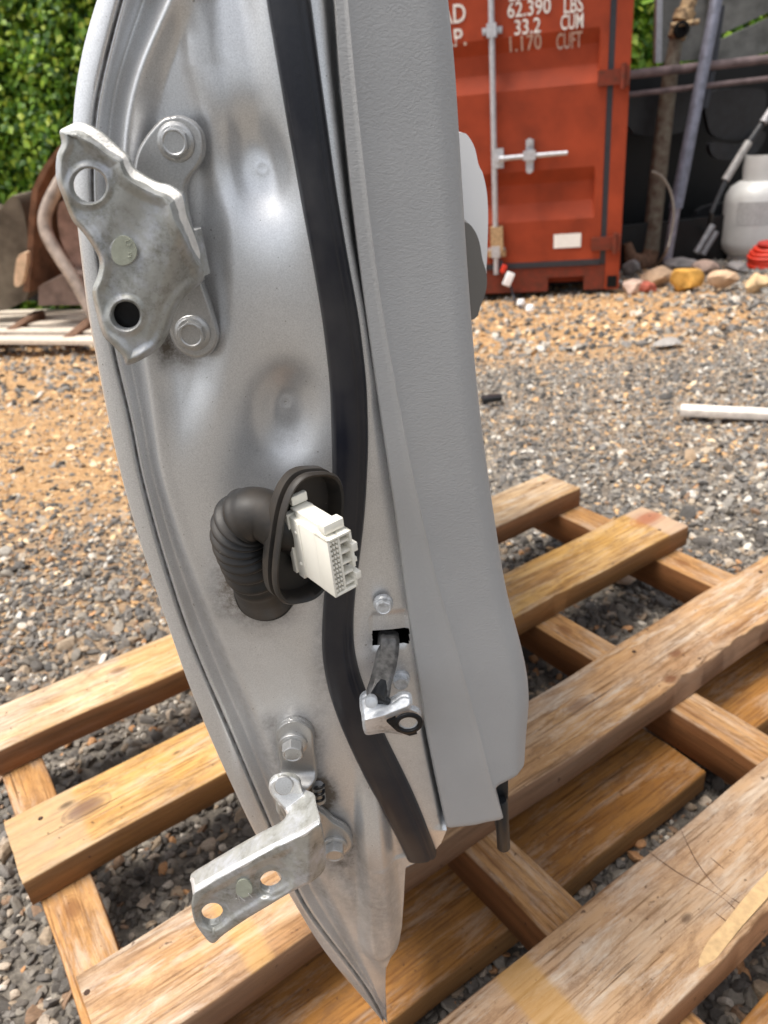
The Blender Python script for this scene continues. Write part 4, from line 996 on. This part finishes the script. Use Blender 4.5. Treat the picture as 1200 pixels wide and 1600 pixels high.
fz = zz(395, 779); k = CBox(); k.cb(sr_-.045, sr_+.03, fz, fz+.16, .01, .05); k.cb(sr_-.06, sr_+.05, fz-.02, fz+.02, .0, .03); k.build('rod_cam', simple('rusty_tan', (.40, .27, .15), .7, .2, 60, .4), dr)
s0, z0 = CP(865, 388); s1, z1 = CP(908, 364)
k = CBox(); k.cb(s1, s0, z0, z1, .0, .0025); k.build('sticker', WHL if 0 else simple('sticker_white', (.8, .78, .74), .4, 0, 40, .05), dr, False)
def text(body, px, py, hpx, mat, parent, align='LEFT', wpx=None):
    cu = bpy.data.curves.new('lettering', 'FONT'); cu.body = body; cu.align_x = 'LEFT'; cu.extrude = .001; cu.size = 1; cu.resolution_u = 3; cu.offset = .012
    t = bpy.data.objects.new('lettering', cu); COL.objects.link(t); bpy.context.view_layer.update()
    me = bpy.data.meshes.new_from_object(t.evaluated_get(bpy.context.evaluated_depsgraph_get())); bpy.data.objects.remove(t)
    V = np.array([v.co[:] for v in me.vertices]); w = V[:, 0].max()-V[:, 0].min(); hh = .70
    sA, zA = CP(px, py); hm_ = hpx*np.dot(on_plane(px, py, C0, Cn)-EYE, AF)/F; wm = wpx*np.dot(on_plane(px, py, C0, Cn)-EYE, AF)/F
    x = (V[:, 0]-V[:, 0].min())/w*wm; y = V[:, 1]/hh*hm_
    if align == 'RIGHT': x = x-wm
    P = []
    for a, b_, c_ in zip(x, y, V[:, 2]):
        s, z = sA-a, zA+b_; dep = 0
        for r_a, r_b in recs: dep = max(dep, float(np.interp(z, [r_a, r_a+(r_b-r_a)*.35, r_a+(r_b-r_a)*.73, r_b], [0, .042, .042, 0], left=0, right=0)))
        P.append(CPT(s, z, .0015-dep+c_))
    fs = [tuple(p.vertices) for p in me.polygons]; bpy.data.meshes.remove(me)
    return obj('lettering', P, fs, mat, parent, False)
FADE = simple('faded_lettering', (.52, .38, .33), .6, 0, 90, .3)
text('28.300', 795, 2, 20, WHL, dr, wpx=58); text('KGS', 876, -4, 20, WHL, dr, wpx=30)
text('62.390', 793, 28, 20, WHL, dr, wpx=66); text('LBS', 881, 21, 21, WHL, dr, wpx=29)
text('33.2', 804, 55, 20, WHL, dr, wpx=40); text('CUM', 876, 47, 20, WHL, dr, wpx=34)
text('1.170', 796, 81, 20, FADE, dr, wpx=49); text('CUFT', 869, 77, 21, FADE, dr, wpx=39)
text('PAYLOAD', 728, 34, 25, WHL, dr, 'RIGHT', 130); text('CU. CAP.', 729, 70, 23, WHL, dr, 'RIGHT', 120)

# ================================================================ behind on the right
ZJ = 5.9
JZ = float(gz(ZJ))
BLK = simple('black_bin_paint', (.0035, .004, .005), .45, .2, 12, .5, .2, .002)
BLK2 = simple('dull_dark_plastic', (.011, .012, .015), .5, 0, 18, .5, .2, .002)
PINK = simple('dusty_rim', (.16, .12, .12), .7, 0, 12, .4)
def px3(px, py, Y): return onY(px, py, Y)
bin_ = empty('scrap_bin', (px3(1150, 300, ZJ)[0], ZJ+.6, JZ), 'black open scrap bin heaped with dark parts behind the leaning pipes', 'scrap bin')
xl, xr = px3(960, 300, ZJ)[0], px3(1330, 300, ZJ)[0]; ztop = px3(1100, 108, ZJ)[2]
mb = MB(); th_ = .04
mb.box(((xl+xr)/2, ZJ+.72, (JZ+ztop)/2-.0), (xr-xl, th_, ztop-JZ), None, .004); mb.box((xl, ZJ+.36, (JZ+ztop)/2), (th_, .66, ztop-JZ-.004), None, .004); mb.box((xr, ZJ+.36, (JZ+ztop)/2), (th_, .66, ztop-JZ-.004), None, .004)
mb.box(((xl+xr)/2, ZJ+.36, JZ+.03), (xr-xl-.09, .66, .05), None, .004)
mb.box(((xl+xr)/2, ZJ, JZ+.16), (xr-xl, .03, .32), None, .004)
mb.build('bin_shell', BLK, bin_, False)
mb = MB(); mb.tube([(xl-.02, ZJ, ztop+.01), (xr+.02, ZJ, ztop+.03)], .030, 10); mb.tube([(xl-.02, ZJ-.02, ztop-.11), (xr+.02, ZJ-.02, ztop-.085)], .018, 8); mb.build('bin_rim', PINK, bin_)
# heaped dark panels
for i, (poly, Y, mat) in enumerate([([(985, 150), (1075, 142), (1085, 170), (1070, 205), (990, 208)], ZJ+.25, BLK2), ([(1108, 145), (1182, 138), (1198, 150), (1190, 190), (1172, 215), (1120, 215), (1105, 190)], ZJ+.2, BLK2),
                               ([(1112, 222), (1160, 226), (1190, 205), (1196, 215), (1180, 240), (1150, 250), (1116, 246)], ZJ+.12, BLK2), ([(1090, 330), (1150, 320), (1160, 372), (1100, 380)], ZJ+.35, BLK2)]):
    slab(cr_spline(poly, True, 4), Y, .06, 'dark_panel', mat, bin_)
roof = empty('roof_sheet', (px3(1120, 60, 6.9)[0], 6.9, px3(1120, 100, 6.9)[2]), 'grey overlapping ribbed metal sheets sloping above the black scrap bin', 'metal sheet')
RG = simple('grey_sheet', (.15, .15, .14), .55, .2, 9, .35, .2, .002)
for i, poly in enumerate([[(1030, -60), (1122, -60), (1115, 92), (1026, 98)], [(1110, -80), (1330, -110), (1330, -40), (1108, 62)], [(1108, 70), (1330, -30), (1330, 40), (1150, 96), (1106, 96)], [(1150, 102), (1330, 46), (1330, 100)]]):
    slab(poly, 6.9-.05*i, .03, 'sheet_panel', RG, roof)
slab([(1028, -60), (1036, -60), (1034, 98), (1024, 98)], 6.62, .05, 'edge_trim', GALV, roof)
for q in range(2): MB().tube([px3(1060+170*q, 120, 7.05), np.append(px3(1060+170*q, 120, 7.05)[:2], float(gz(7.05)))], .03, 8).build('support_post', GALV, roof)
TANP = simple('pipe_grey_rust', (.17, .155, .12), .7, .2, 20, .4, .4, .002, dark=(.11, .07, .05)); BLUEP = simple('pipe_blue_grey', (.18, .19, .24), .5, .3, 20, .3)
FIT = simple('tan_fitting', (.42, .30, .17), .6, .1, 40, .5, dark=(.12, .08, .05)); BRN = simple('brown_rust', (.15, .085, .055), .8, .1, 40, .45, .5, .003)
ground_at = lambda px, py, Y: np.array([px3(px, py, Y)[0], Y, float(gz(Y))])
# thick pipe
Yp = 5.45
t = empty('leaning_pipe', G(1012, 412), 'thick grey brown pipe with tan screw fitting at its top, leaning against the black bin', 'pipe')
p_b = G(1008, 418)
MB().tube([px3(1016, 395, p_b[1]+.02), px3(1031, 250, p_b[1]+.08), px3(1048, 110, p_b[1]+.15), px3(1057, 60, p_b[1]+.17)], [.062, .060, .052, .045], 20).build('pipe', TANP, t)
k = MB(); T0 = px3(1056, 62, p_b[1]+.17); T1 = px3(1084, -18, p_b[1]+.2); A = T1-T0
k.lathe([(.05, 0), (.06, .01), (.06, .05), (.045, .06), (.045, .10), (.07, .11), (.07, .17), (.05, .18), (.05, .40), (.01, .41)], T0, A, 24)
k.tube([px3(1048, 40, p_b[1]+.12), px3(1092, 34, p_b[1]+.10)], .018, 10); k.build('screw_fitting', FIT, t)
MB().lathe([(.045, 0), (.052, .01), (.052, .035), (.03, .04), (.03, .02), (.01, .02)], px3(1063, 47, p_b[1]+.12), (-.1, -1, .1), 20).build('dark_bore', VOID, t)
k = MB(); k.tube([px3(1016, 392, p_b[1]+.02), px3(1012, 408, p_b[1]), px3(1000, 412, p_b[1]-.03), px3(985, 402, p_b[1]-.03), px3(980, 380, p_b[1]-.02)], [.064, .075, .07, .05, .03], 16); k.build('elbow', BRN, t)
t = empty('leaning_pipe', G(1043, 420), 'long straight blue grey pipe leaning in front of the black bin beside the thick pipe', 'pipe')
p_b = G(1042, 420)
MB().tube([px3(1042, 412, p_b[1]), px3(1056, 322, p_b[1]+.05)], [.030, .034], 16).build('lower_tube', simple('pipe_pale', (.24, .22, .25), .5, .2, 20, .3), t)
MB().tube([px3(1056, 325, p_b[1]+.05), px3(1083, 190, p_b[1]+.1), px3(1112, 40, p_b[1]+.2), px3(1130, -60, p_b[1]+.26)], [.046, .042, .040, .038], 18).build('pipe', BLUEP, t)
MB().tube([px3(1126, 10, p_b[1]+.3), px3(1112, 110, p_b[1]+.25), px3(1100, 170, p_b[1]+.22)], .028, 10).build('dark_bar', GASK, t)
k = MB().tube([px3(1088, 395, 5.35), px3(1114, 352, 5.38)], .022, 10); o = k.build('short_tube', simple('strut_grey', (.22, .22, .23), .5, .3, 30, .3)); tag(o, 'short grey tube at the foot of the black bin left of the gas cylinder', 'tube')
k = MB().tube([px3(1098, 398, 5.3), px3(1120, 362, 5.33)], .018, 10); o = k.build('short_tube', simple('strut_grey_dark', (.13, .13, .14), .5, .3, 30, .3)); tag(o, 'darker short tube close behind the other at the foot of the black bin', 'tube')
t = empty('diagonal_strut', G(1135, 400), 'jointed grey strut slanting up to the right above the white gas cylinder', 'strut')
k = MB().tube([px3(1133, 282, 5.5), px3(1170, 222, 5.55)], .026, 12); k.build('strut_tube', simple('strut_light', (.30, .29, .28), .5, .2, 30, .3), t)
MB().tube([px3(1168, 226, 5.56), px3(1196, 186, 5.6)], .022, 12).build('strut_joint', BLK2, t); MB().tube([px3(1192, 192, 5.58), px3(1240, 120, 5.66)], .026, 12).build('strut_tube', simple('strut_light2', (.32, .31, .32), .5, .2, 30, .3), t)
MB().tube([px3(1135, 280, 5.5), px3(1112, 330, 5.45), G(1104, 398)], .016, 10).build('strut_rod', BLK2, t)
hp = cr_spline([px3(1018, 268, 4.98), px3(1034, 276, 4.97), px3(1048, 300, 4.95), px3(1053, 335, 4.92), px3(1048, 368, 4.9), px3(1040, 395, 4.9), G(1022, 420)], False, 6)
o = MB().tube(hp, .007, 8).build('wire_loop', simple('hose_tan', (.22, .19, .16), .6)); tag(o, 'thin tan wire arching from the thick pipe down to the ground', 'wire')
# gas cylinder
cb_ = G(1172, 402); Zd = np.dot(cb_-EYE, AF); rt = 47*Zd/F
t = empty('gas_cylinder', cb_, 'white steel gas cylinder with collar standing behind red cord at the right edge', 'gas cylinder')
WG = simple('cylinder_white', (.62, .62, .60), .35, 0, 10, .08, .05, .001)
hC = 124*Zd/F
MB().lathe([(rt*.7, .0), (rt*.75, .02), (rt*.72, .05)], cb_, (0, 0, 1), 32).build('foot_ring', WG, t)
MB().lathe([(rt*.3, .03), (rt*.8, .04), (rt*.97, .085), (rt, .13), (rt, hC*.66), (rt*.97, hC*.75), (rt*.85, hC*.84), (rt*.6, hC*.9), (rt*.25, hC*.93)], cb_, (0, 0, 1), 40).build('cylinder_body', WG, t)
k = MB(); prof = []
for a in np.linspace(R(-215), R(35), 30): prof.append((math.cos(a), math.sin(a)))
V = []
for (cxx, cyy) in prof:
    for (r, z) in ((rt*.52, hC*.88), (rt*.55, hC*1.05), (rt*.52, hC*1.19), (rt*.49, hC*1.19), (rt*.50, hC*1.05), (rt*.49, hC*.88)): V.append((cb_[0]+cxx*r, cb_[1]-cyy*r*-1, cb_[2]+z))
k.add(V, [(i*6+j, i*6+(j+1) % 6, (i+1)*6+(j+1) % 6, (i+1)*6+j) for i in range(29) for j in range(6)]); k.build('collar', WG, t)
MB().lathe([(.018, 0), (.018, .06), (.03, .07), (.03, .1), (.01, .105)], cb_+[0, 0, hC*.92], (0, 0, 1), 16).build('valve', simple('brass_valve', (.45, .36, .18), .4, .8), t)
V = []; aa = np.linspace(R(-150), R(-40), 20)
for a in aa:
    for z in (hC*.44, hC*.70): V.append((cb_[0]+math.cos(a)*(rt+.0015), cb_[1]+math.sin(a)*(rt+.0015), cb_[2]+z))
obj('paper_label', V, grid_faces(20, 2), simple('label_grey', (.48, .48, .47), .5, 0, 50, .15), t)
# red cord on a reel
rc = G(1192, 418); t = empty('cord_reel', rc, 'coil of bright red cord lying before the white gas cylinder', 'cord reel')
REDC = simple('red_cord', (.62, .035, .012), .5, 0, 60, .2); k = MB(); a = np.linspace(0, 2*math.pi, 40)
for z, r, off in ((.02, .15, 0), (.045, .155, .008), (.07, .15, -.004), (.095, .148, .006), (.12, .14, .02)):
    k.tube([rc+np.array([.06+off+math.cos(q)*r, math.sin(q)*r*.8, z+.004*math.sin(3*q)]) for q in a], .0145, 10, cap=False)
k.build('coiled_cord', REDC, t)
MB().lathe([(.10, 0), (.10, .01), (.045, .012), (.045, .135), (.12, .14), (.12, .155), (.01, .158)], rc+[.075, 0, .0], (0, 0, 1), 28).build('reel_core', simple('reel_red', (.40, .02, .01), .5), t)
# rocks
def rock(px, py, wpx, hpx, mat, label, seed, cat='rock', name='rock', fl=.8):
    g = G(px, py); Zd = np.dot(g-EYE, AF); V, Fa = ico(3); rg = np.random.default_rng(seed); V = rock_shape(V, rg, 9)
    V = V/np.abs(V).max(0); n = 1+.05*np.sin(V@rg.normal(size=3)*6)[:, None]; V = V*n
    V = V*np.array([wpx/2*Zd/F, wpx/2*Zd/F*fl, hpx/2*Zd/F*1.08])
    V[:, 2] += hpx/2*Zd/F*.85; o = obj(name, V+g, Fa, mat, None, True, 28); return tag(o, label, cat, 'stones heaped along the foot of the bin')
OR = simple('rock_ochre', (.55, .30, .07), .8, 0, 20, .35, .5, .004); TN = simple('rock_tan', (.50, .34, .22), .85, 0, 20, .3, .5, .004); PK = simple('rock_pinkish', (.42, .30, .24), .85, 0, 20, .3, .5, .004); BR = simple('brick_red', (.34, .09, .06), .85, 0, 30, .3, .4, .004); GY = simple('rock_grey', (.22, .2, .19), .85, 0, 20, .35, .5, .004)
rock(1071, 454, 52, 36, OR, 'round ochre stone, the yellowest of the row before the bin', 1)
rock(1030, 446, 60, 32, TN, 'long pale tan stone lying just left of the ochre stone', 2)
rock(1010, 456, 34, 18, BR, 'flat dark red brick piece below the long tan stone', 3, 'brick piece', 'brick_piece')
rock(986, 458, 42, 22, PK, 'pinkish flat stone at the left end of the row by the container corner', 4)
rock(1124, 454, 50, 32, TN, 'blocky tan stone right of the round ochre stone', 5)
rock(1180, 455, 36, 32, simple('rock_peach', (.60, .42, .24), .85, 0, 20, .3, .5, .004), 'peach coloured lump below the red cord', 6)
rock(1100, 430, 44, 24, PK, 'brownish pink stone behind and above the blocky tan stone', 7)
rock(1060, 428, 60, 26, GY, 'grey stone behind the ochre stone at the foot of the bin', 8)
rock(1150, 428, 36, 20, GY, 'small grey brown stone under the gas cylinder', 9)
rock(985, 432, 28, 26, GY, 'dark grey stone tucked beside the container corner post', 10)
rock(1215, 452, 40, 24, TN, 'tan stone cut by the right edge below the red cord', 12)
# strap hanging out of the container foot
k = MB(); pts = [CPT(CP(783, 405)[0], CP(783, 405)[1], .03), CPT(CP(790, 425)[0], CP(790, 425)[1], .05), CPT(CP(798, 442)[0], CP(798, 442)[1], .06), G(805, 470), G(816, 482)]
k.tube(cr_spline(pts, False, 6), .008, 8); t = empty('tie_strap', pts[-1], 'dark strap with red and white tags trailing from the container foot', 'strap'); k.build('strap_band', GASK, t)
k = MB(); k.box(CPT(CP(796, 432)[0], CP(796, 432)[1], .075), (.05, .02, .085), Matrix.Rotation(R(25), 3, 'Y'), .006); k.build('white_tag', WHITEP, t)
k = MB(); k.box(CPT(CP(788, 417)[0], CP(788, 417)[1], .062), (.03, .02, .05), Matrix.Rotation(R(25), 3, 'Y'), .006); k.build('red_tag', REDC, t)
for q in ((814, 476), (828, 485)): MB().lathe([(.024, 0), (.026, .01), (.02, .03), (.005, .032)], G(*q), (0, 0, 1), 14).build('white_clip', WHITEP, t)
# odd pieces on the gravel
a, b = G(1062, 652), G(1230, 655); d = (b-a)/np.linalg.norm(b-a)
k = MB(); k.box((a+b)/2+[0, 0, .018], (np.linalg.norm(b-a), .05, .022), Matrix.Rotation(math.atan2(d[1], d[0]), 3, 'Z'), .004); o = k.build('wood_strip', simple('bleached_strip', (.62, .56, .50), .8, 0, 40, .2, .4, .002)); tag(o, 'long bleached wooden strip lying on the gravel at right', 'wood strip')
a = G(768, 629); k = MB(); k.box(a+[0, 0, .015], (.07, .035, .02), Matrix.Rotation(.1, 3, 'Z'), .005); o = k.build('rubber_scrap', BLACK); tag(o, 'small black scrap lying on the gravel beside the trim edge', 'scrap piece')
def flatstone(px, py, w, lab, mat, seed):
    o = rock(px, py, w, w*.28, mat, lab, seed, 'stone', 'flat_stone', 1.0); del o['group']; return o
flatstone(1040, 540, 44, 'pale grey flat stone lying alone on the mid distance gravel', simple('pale_slate', (.30, .28, .26), .8, 0, 30, .2, .4, .002), 21)
0 and flatstone(980, 512, 50, 'whitish flat stone further off left of the pale grey one', simple('pale_slate2', (.46, .44, .42), .8, 0, 30, .2, .4, .002), 22)
0 and flatstone(1180, 708, 70, 'broken pale slab in the gravel below the bleached strip', simple('pale_slab', (.38, .33, .28), .8, 0, 30, .25, .4, .002), 23)
flatstone(975, 905, 40, 'pale brown shard lying in the gap between the yellow and brown boards', simple('shard', (.45, .33, .24), .8, 0, 30, .25, .4, .002), 24)

# ================================================================ behind on the left
GREYL = simple('weathered_grey', (.12, .10, .075), .8, 0, 8, .4, .4, .004, dark=(.07, .055, .04)); RUST = simple('rust_brown', (.17, .085, .05), .8, .2, 14, .4, .5, .004)
YL = 5.2
o = slab(cr_spline([(-60, 330), (-10, 335), (18, 306), (34, 322), (44, 380), (40, 470), (-60, 478)], True, 3), YL+.25, .35, 'concrete_lump', GREYL); tag(o, 'grey brown jagged chunk at the left edge below the green foliage', 'rubble')
t = empty('rusty_plate', G(45, 470), 'tall bent rusty brown steel plate standing on edge in the scrap heap', 'steel plate')
pa = np.array([(92, 228), (66, 262), (50, 296), (45, 340), (42, 400), (36, 455)], float)
A1 = onY(pa[:, 0], pa[:, 1], np.full(6, YL)); A2 = onY(pa[:, 0]+9, pa[:, 1]+2, np.full(6, YL)); 
k = MB(); V = []
for p, q in zip(A1, A2): V += [p, q, q+[.25, .5, 0], p+[.25, .5, 0]]
k.add(V, [(i*4+j, i*4+(j+1) % 4, (i+1)*4+(j+1) % 4, (i+1)*4+j) for i in range(5) for j in range(4)]+[(0, 1, 2, 3), (20, 23, 22, 21)]); k.build('plate_edge', RUST, t, False)
slab([(78, 250), (140, 226), (200, 226), (200, 330), (80, 330), (62, 290)], YL+.52, .02, 'plate_face', RUST, t)
dk = slab([(45, 300), (180, 300), (190, 470), (40, 470)], YL+.75, .3, 'dark_block', BLK2); tag(dk, 'dark block deep inside the scrap heap behind the bent pipe', 'scrap block')
sp_ = cr_spline([px3(112, 262, YL-.05), px3(92, 288, YL-.08), px3(72, 330, YL-.12), px3(72, 362, YL-.15), px3(92, 400, YL-.2), px3(118, 440, YL-.25), px3(150, 500, YL-.3)], False, 8)
o = MB().tube(sp_, .040, 18).build('bent_pipe', simple('exhaust_pipe', (.30, .24, .20), .5, .3, 20, .35)); tag(o, 'fat S shaped grey brown exhaust pipe left of the car door', 'pipe')
o = slab(cr_spline([(92, 318), (116, 322), (150, 370), (150, 430), (120, 420), (94, 372)], True, 3), YL+.1, .12, 'rusty_casing', simple('casing_pinkbrown', (.30, .19, .15), .8, .1, 14, .4, .4, .003)); tag(o, 'pinkish brown rusty casing framed by the bent exhaust pipe', 'metal casing')
o = slab([(60, 448), (100, 428), (180, 432), (180, 475), (60, 478)], YL-.1, .3, 'stone_block', simple('block_pinkgrey', (.17, .12, .10), .85, 0, 14, .3, .4, .004)); tag(o, 'low pinkish grey block at the foot of the bent pipe', 'block')
o = slab(cr_spline([(22, 445), (26, 405), (36, 395), (42, 400), (34, 442)], True, 3), YL-.15, .06, 'pale_splinter', simple('splinter_tan', (.60, .42, .28), .8, 0, 30, .2)); tag(o, 'pale tan splinter leaning on the rusty plate', 'wood piece')
# white ribbed sheet stack
def pallet_sheet(name, pts, h, mat, label, cat, ribs=0):
    P = [G(*p) for p in pts]; base = max(0, 0)
    k = MB(); top = np.array(P)+[0, 0, h]; bot = np.array(P)+[0, 0, h-.035]; k.prism(top, bot)
    n = ribs
    for i in range(n):
        t = (i+.5)/n; a = top[0]*(1-t)+top[3]*t; b = top[1]*(1-t)+top[2]*t; k.tube([a+[0, 0, .004], b+[0, 0, .004]], .018, 8)
    o = k.build(name, mat, None, True, 30); return tag(o, label, cat)
BW = simple('bleached_boards', (.60, .52, .43), .7, 0, 20, .15, .3, .002)
a0, a1, a2, a3 = G(-160, 565), G(200, 556), G(240, 492), G(-40, 508)
for i in range(5):
    t0, t1 = i/5+.03, (i+1)/5-.03
    q = [a0*(1-t0)+a3*t0, a1*(1-t0)+a2*t0, a1*(1-t1)+a2*t1, a0*(1-t1)+a3*t1]; q = np.array(q); q[:, 2] = float(gz(q[:, 1].mean())); q[2:, 2] -= .03
    k = MB().prism(q+[0, 0, .115], q+[0, 0, .092]); o = k.build('bleached_board', BW, None, True, 30)
    tag(o, ['front edge board of the low bleached stack left of the door', 'second bleached board from the front of the low stack', 'middle bleached board of the low stack at left', 'fourth bleached board, just before the rearmost', 'rearmost bleached board of the low stack at left'][i], 'board', 'bleached boards lying in a low stack')
for i, px in enumerate((10, 118)):
    c = G(px, 545); k = MB(); k.box((c[0], c[1]+.30, c[2]+.055), (.07, .75, .073), None, .004); o = k.build('timber_bearer', BRN); tag(o, ['dark timber bearer under the left part of the bleached boards', 'dark timber bearer under the bleached boards close to the car door'][i], 'timber')
q = np.array([G(-120, 500), G(40, 494), G(84, 470), G(-90, 474)]); k = MB().prism(q+[0, 0, .10], q+[0, 0, .05]); o = k.build('tan_panel', simple('panel_tan', (.45, .33, .24), .8, 0, 20, .3)); tag(o, 'tan flat panel lying behind the bleached boards at the left edge', 'panel')

# ================================================================ foliage
m, nt, b = newmat('leaf_green'); g = nt.nodes.new('ShaderNodeNewGeometry')
c = ramp(nt, g.outputs['Random Per Island'], [(0, (.02, .07, .008)), (.3, (.08, .20, .014)), (.6, (.19, .36, .022)), (.85, (.34, .50, .04)), (1, (.50, .58, .08))]).outputs[0]
nt.links.new(c, b.inputs['Base Color']); b.inputs['Roughness'].default_value = .5
tr = nt.nodes.new('ShaderNodeBsdfTranslucent'); nt.links.new(c, tr.inputs[0]); mx = nt.nodes.new('ShaderNodeMixShader'); mx.inputs[0].default_value = .45
nt.links.new(b.outputs[0], mx.inputs[1]); nt.links.new(tr.outputs[0], mx.inputs[2]); nt.links.new(mx.outputs[0], nt.nodes['Material Output'].inputs[0]); LEAF = m
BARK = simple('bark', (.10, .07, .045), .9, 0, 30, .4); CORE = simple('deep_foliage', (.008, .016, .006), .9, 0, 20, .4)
def bush(label, x0, x1, y, depth, h, n, seed, cat='hedge', size=.05):
    rg = np.random.default_rng(seed); zb = float(gz(min(y, 12)))
    t = empty('ivy_bank', ((x0+x1)/2, y+depth/2, zb), label, cat)
    k = MB(); xs = np.linspace(x0, x1, 40); zs = np.linspace(zb, zb+h, 24); X, Z = np.meshgrid(xs, zs)
    surf = lambda X, Z: y+.35+.22*fbm(X, Z, 1.6)+.12*fbm(X+2, Z, 4.3)+.35*((Z-zb)/h)**2
    Yv = surf(X, Z)+.14; k.add(np.stack([X, Yv, Z], -1).reshape(-1, 3), grid_faces(24, 40)); Yb = np.full_like(X, y+depth); k.add(np.stack([X, Yb, Z], -1).reshape(-1, 3), [q[::-1] for q in grid_faces(24, 40)])
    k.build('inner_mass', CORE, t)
    for q in range(4):
        xx_ = x0+(x1-x0)*(q+.5)/4; MB().tube([(xx_, y+depth*.6, zb), (xx_+.1, y+depth*.55, zb+h*.5), (xx_-.05, y+depth*.5, zb+h*.95)], [.09, .07, .03], 8).build('trunk', BARK, t)
    X = rg.uniform(x0, x1, n); Z = zb+h*1.04*rg.random(n); Yc = surf(X, Z)-rg.random(n)**1.5*.16+.06*rg.normal(size=n)
    s = size*rg.uniform(.6, 1.35, n)
    nrm = np.stack([rg.normal(0, .55, n), -1+rg.normal(0, .35, n), .55+rg.normal(0, .5, n)], -1); nrm /= np.linalg.norm(nrm, axis=1)[:, None]
    dn = np.stack([rg.normal(0, .5, n), rg.normal(0, .3, n), -np.ones(n)], -1); dn -= nrm*(dn*nrm).sum(1)[:, None]; dn /= np.linalg.norm(dn, axis=1)[:, None]
    sd = np.cross(nrm, dn); C = np.stack([X, Yc, Z], -1); s = s[:, None]
    P = np.stack([C-dn*s*.5, C+sd*s*.42-dn*s*.12+nrm*s*-.06, C+dn*s*.62, C-sd*s*.42-dn*s*.12-nrm*s*.06], 1).reshape(-1, 3)
    i = np.arange(n)*4; Fa = np.stack([i, i+1, i+2, i, i+2, i+3], 1).reshape(-1, 3)
    o = obj('foliage', P, Fa, LEAF, t, False); return t
bush('dense bright green ivy covered bank behind the scrap heap at the left', -4.6, -1.15, 6.4, 1.2, 2.9, 80000, 3, size=.054)
bush('dark green ivy bank beyond the red container and the grey roof sheets', -1.1, 6.5, 12.2, 1.5, 4.5, 26000, 5, size=.14)
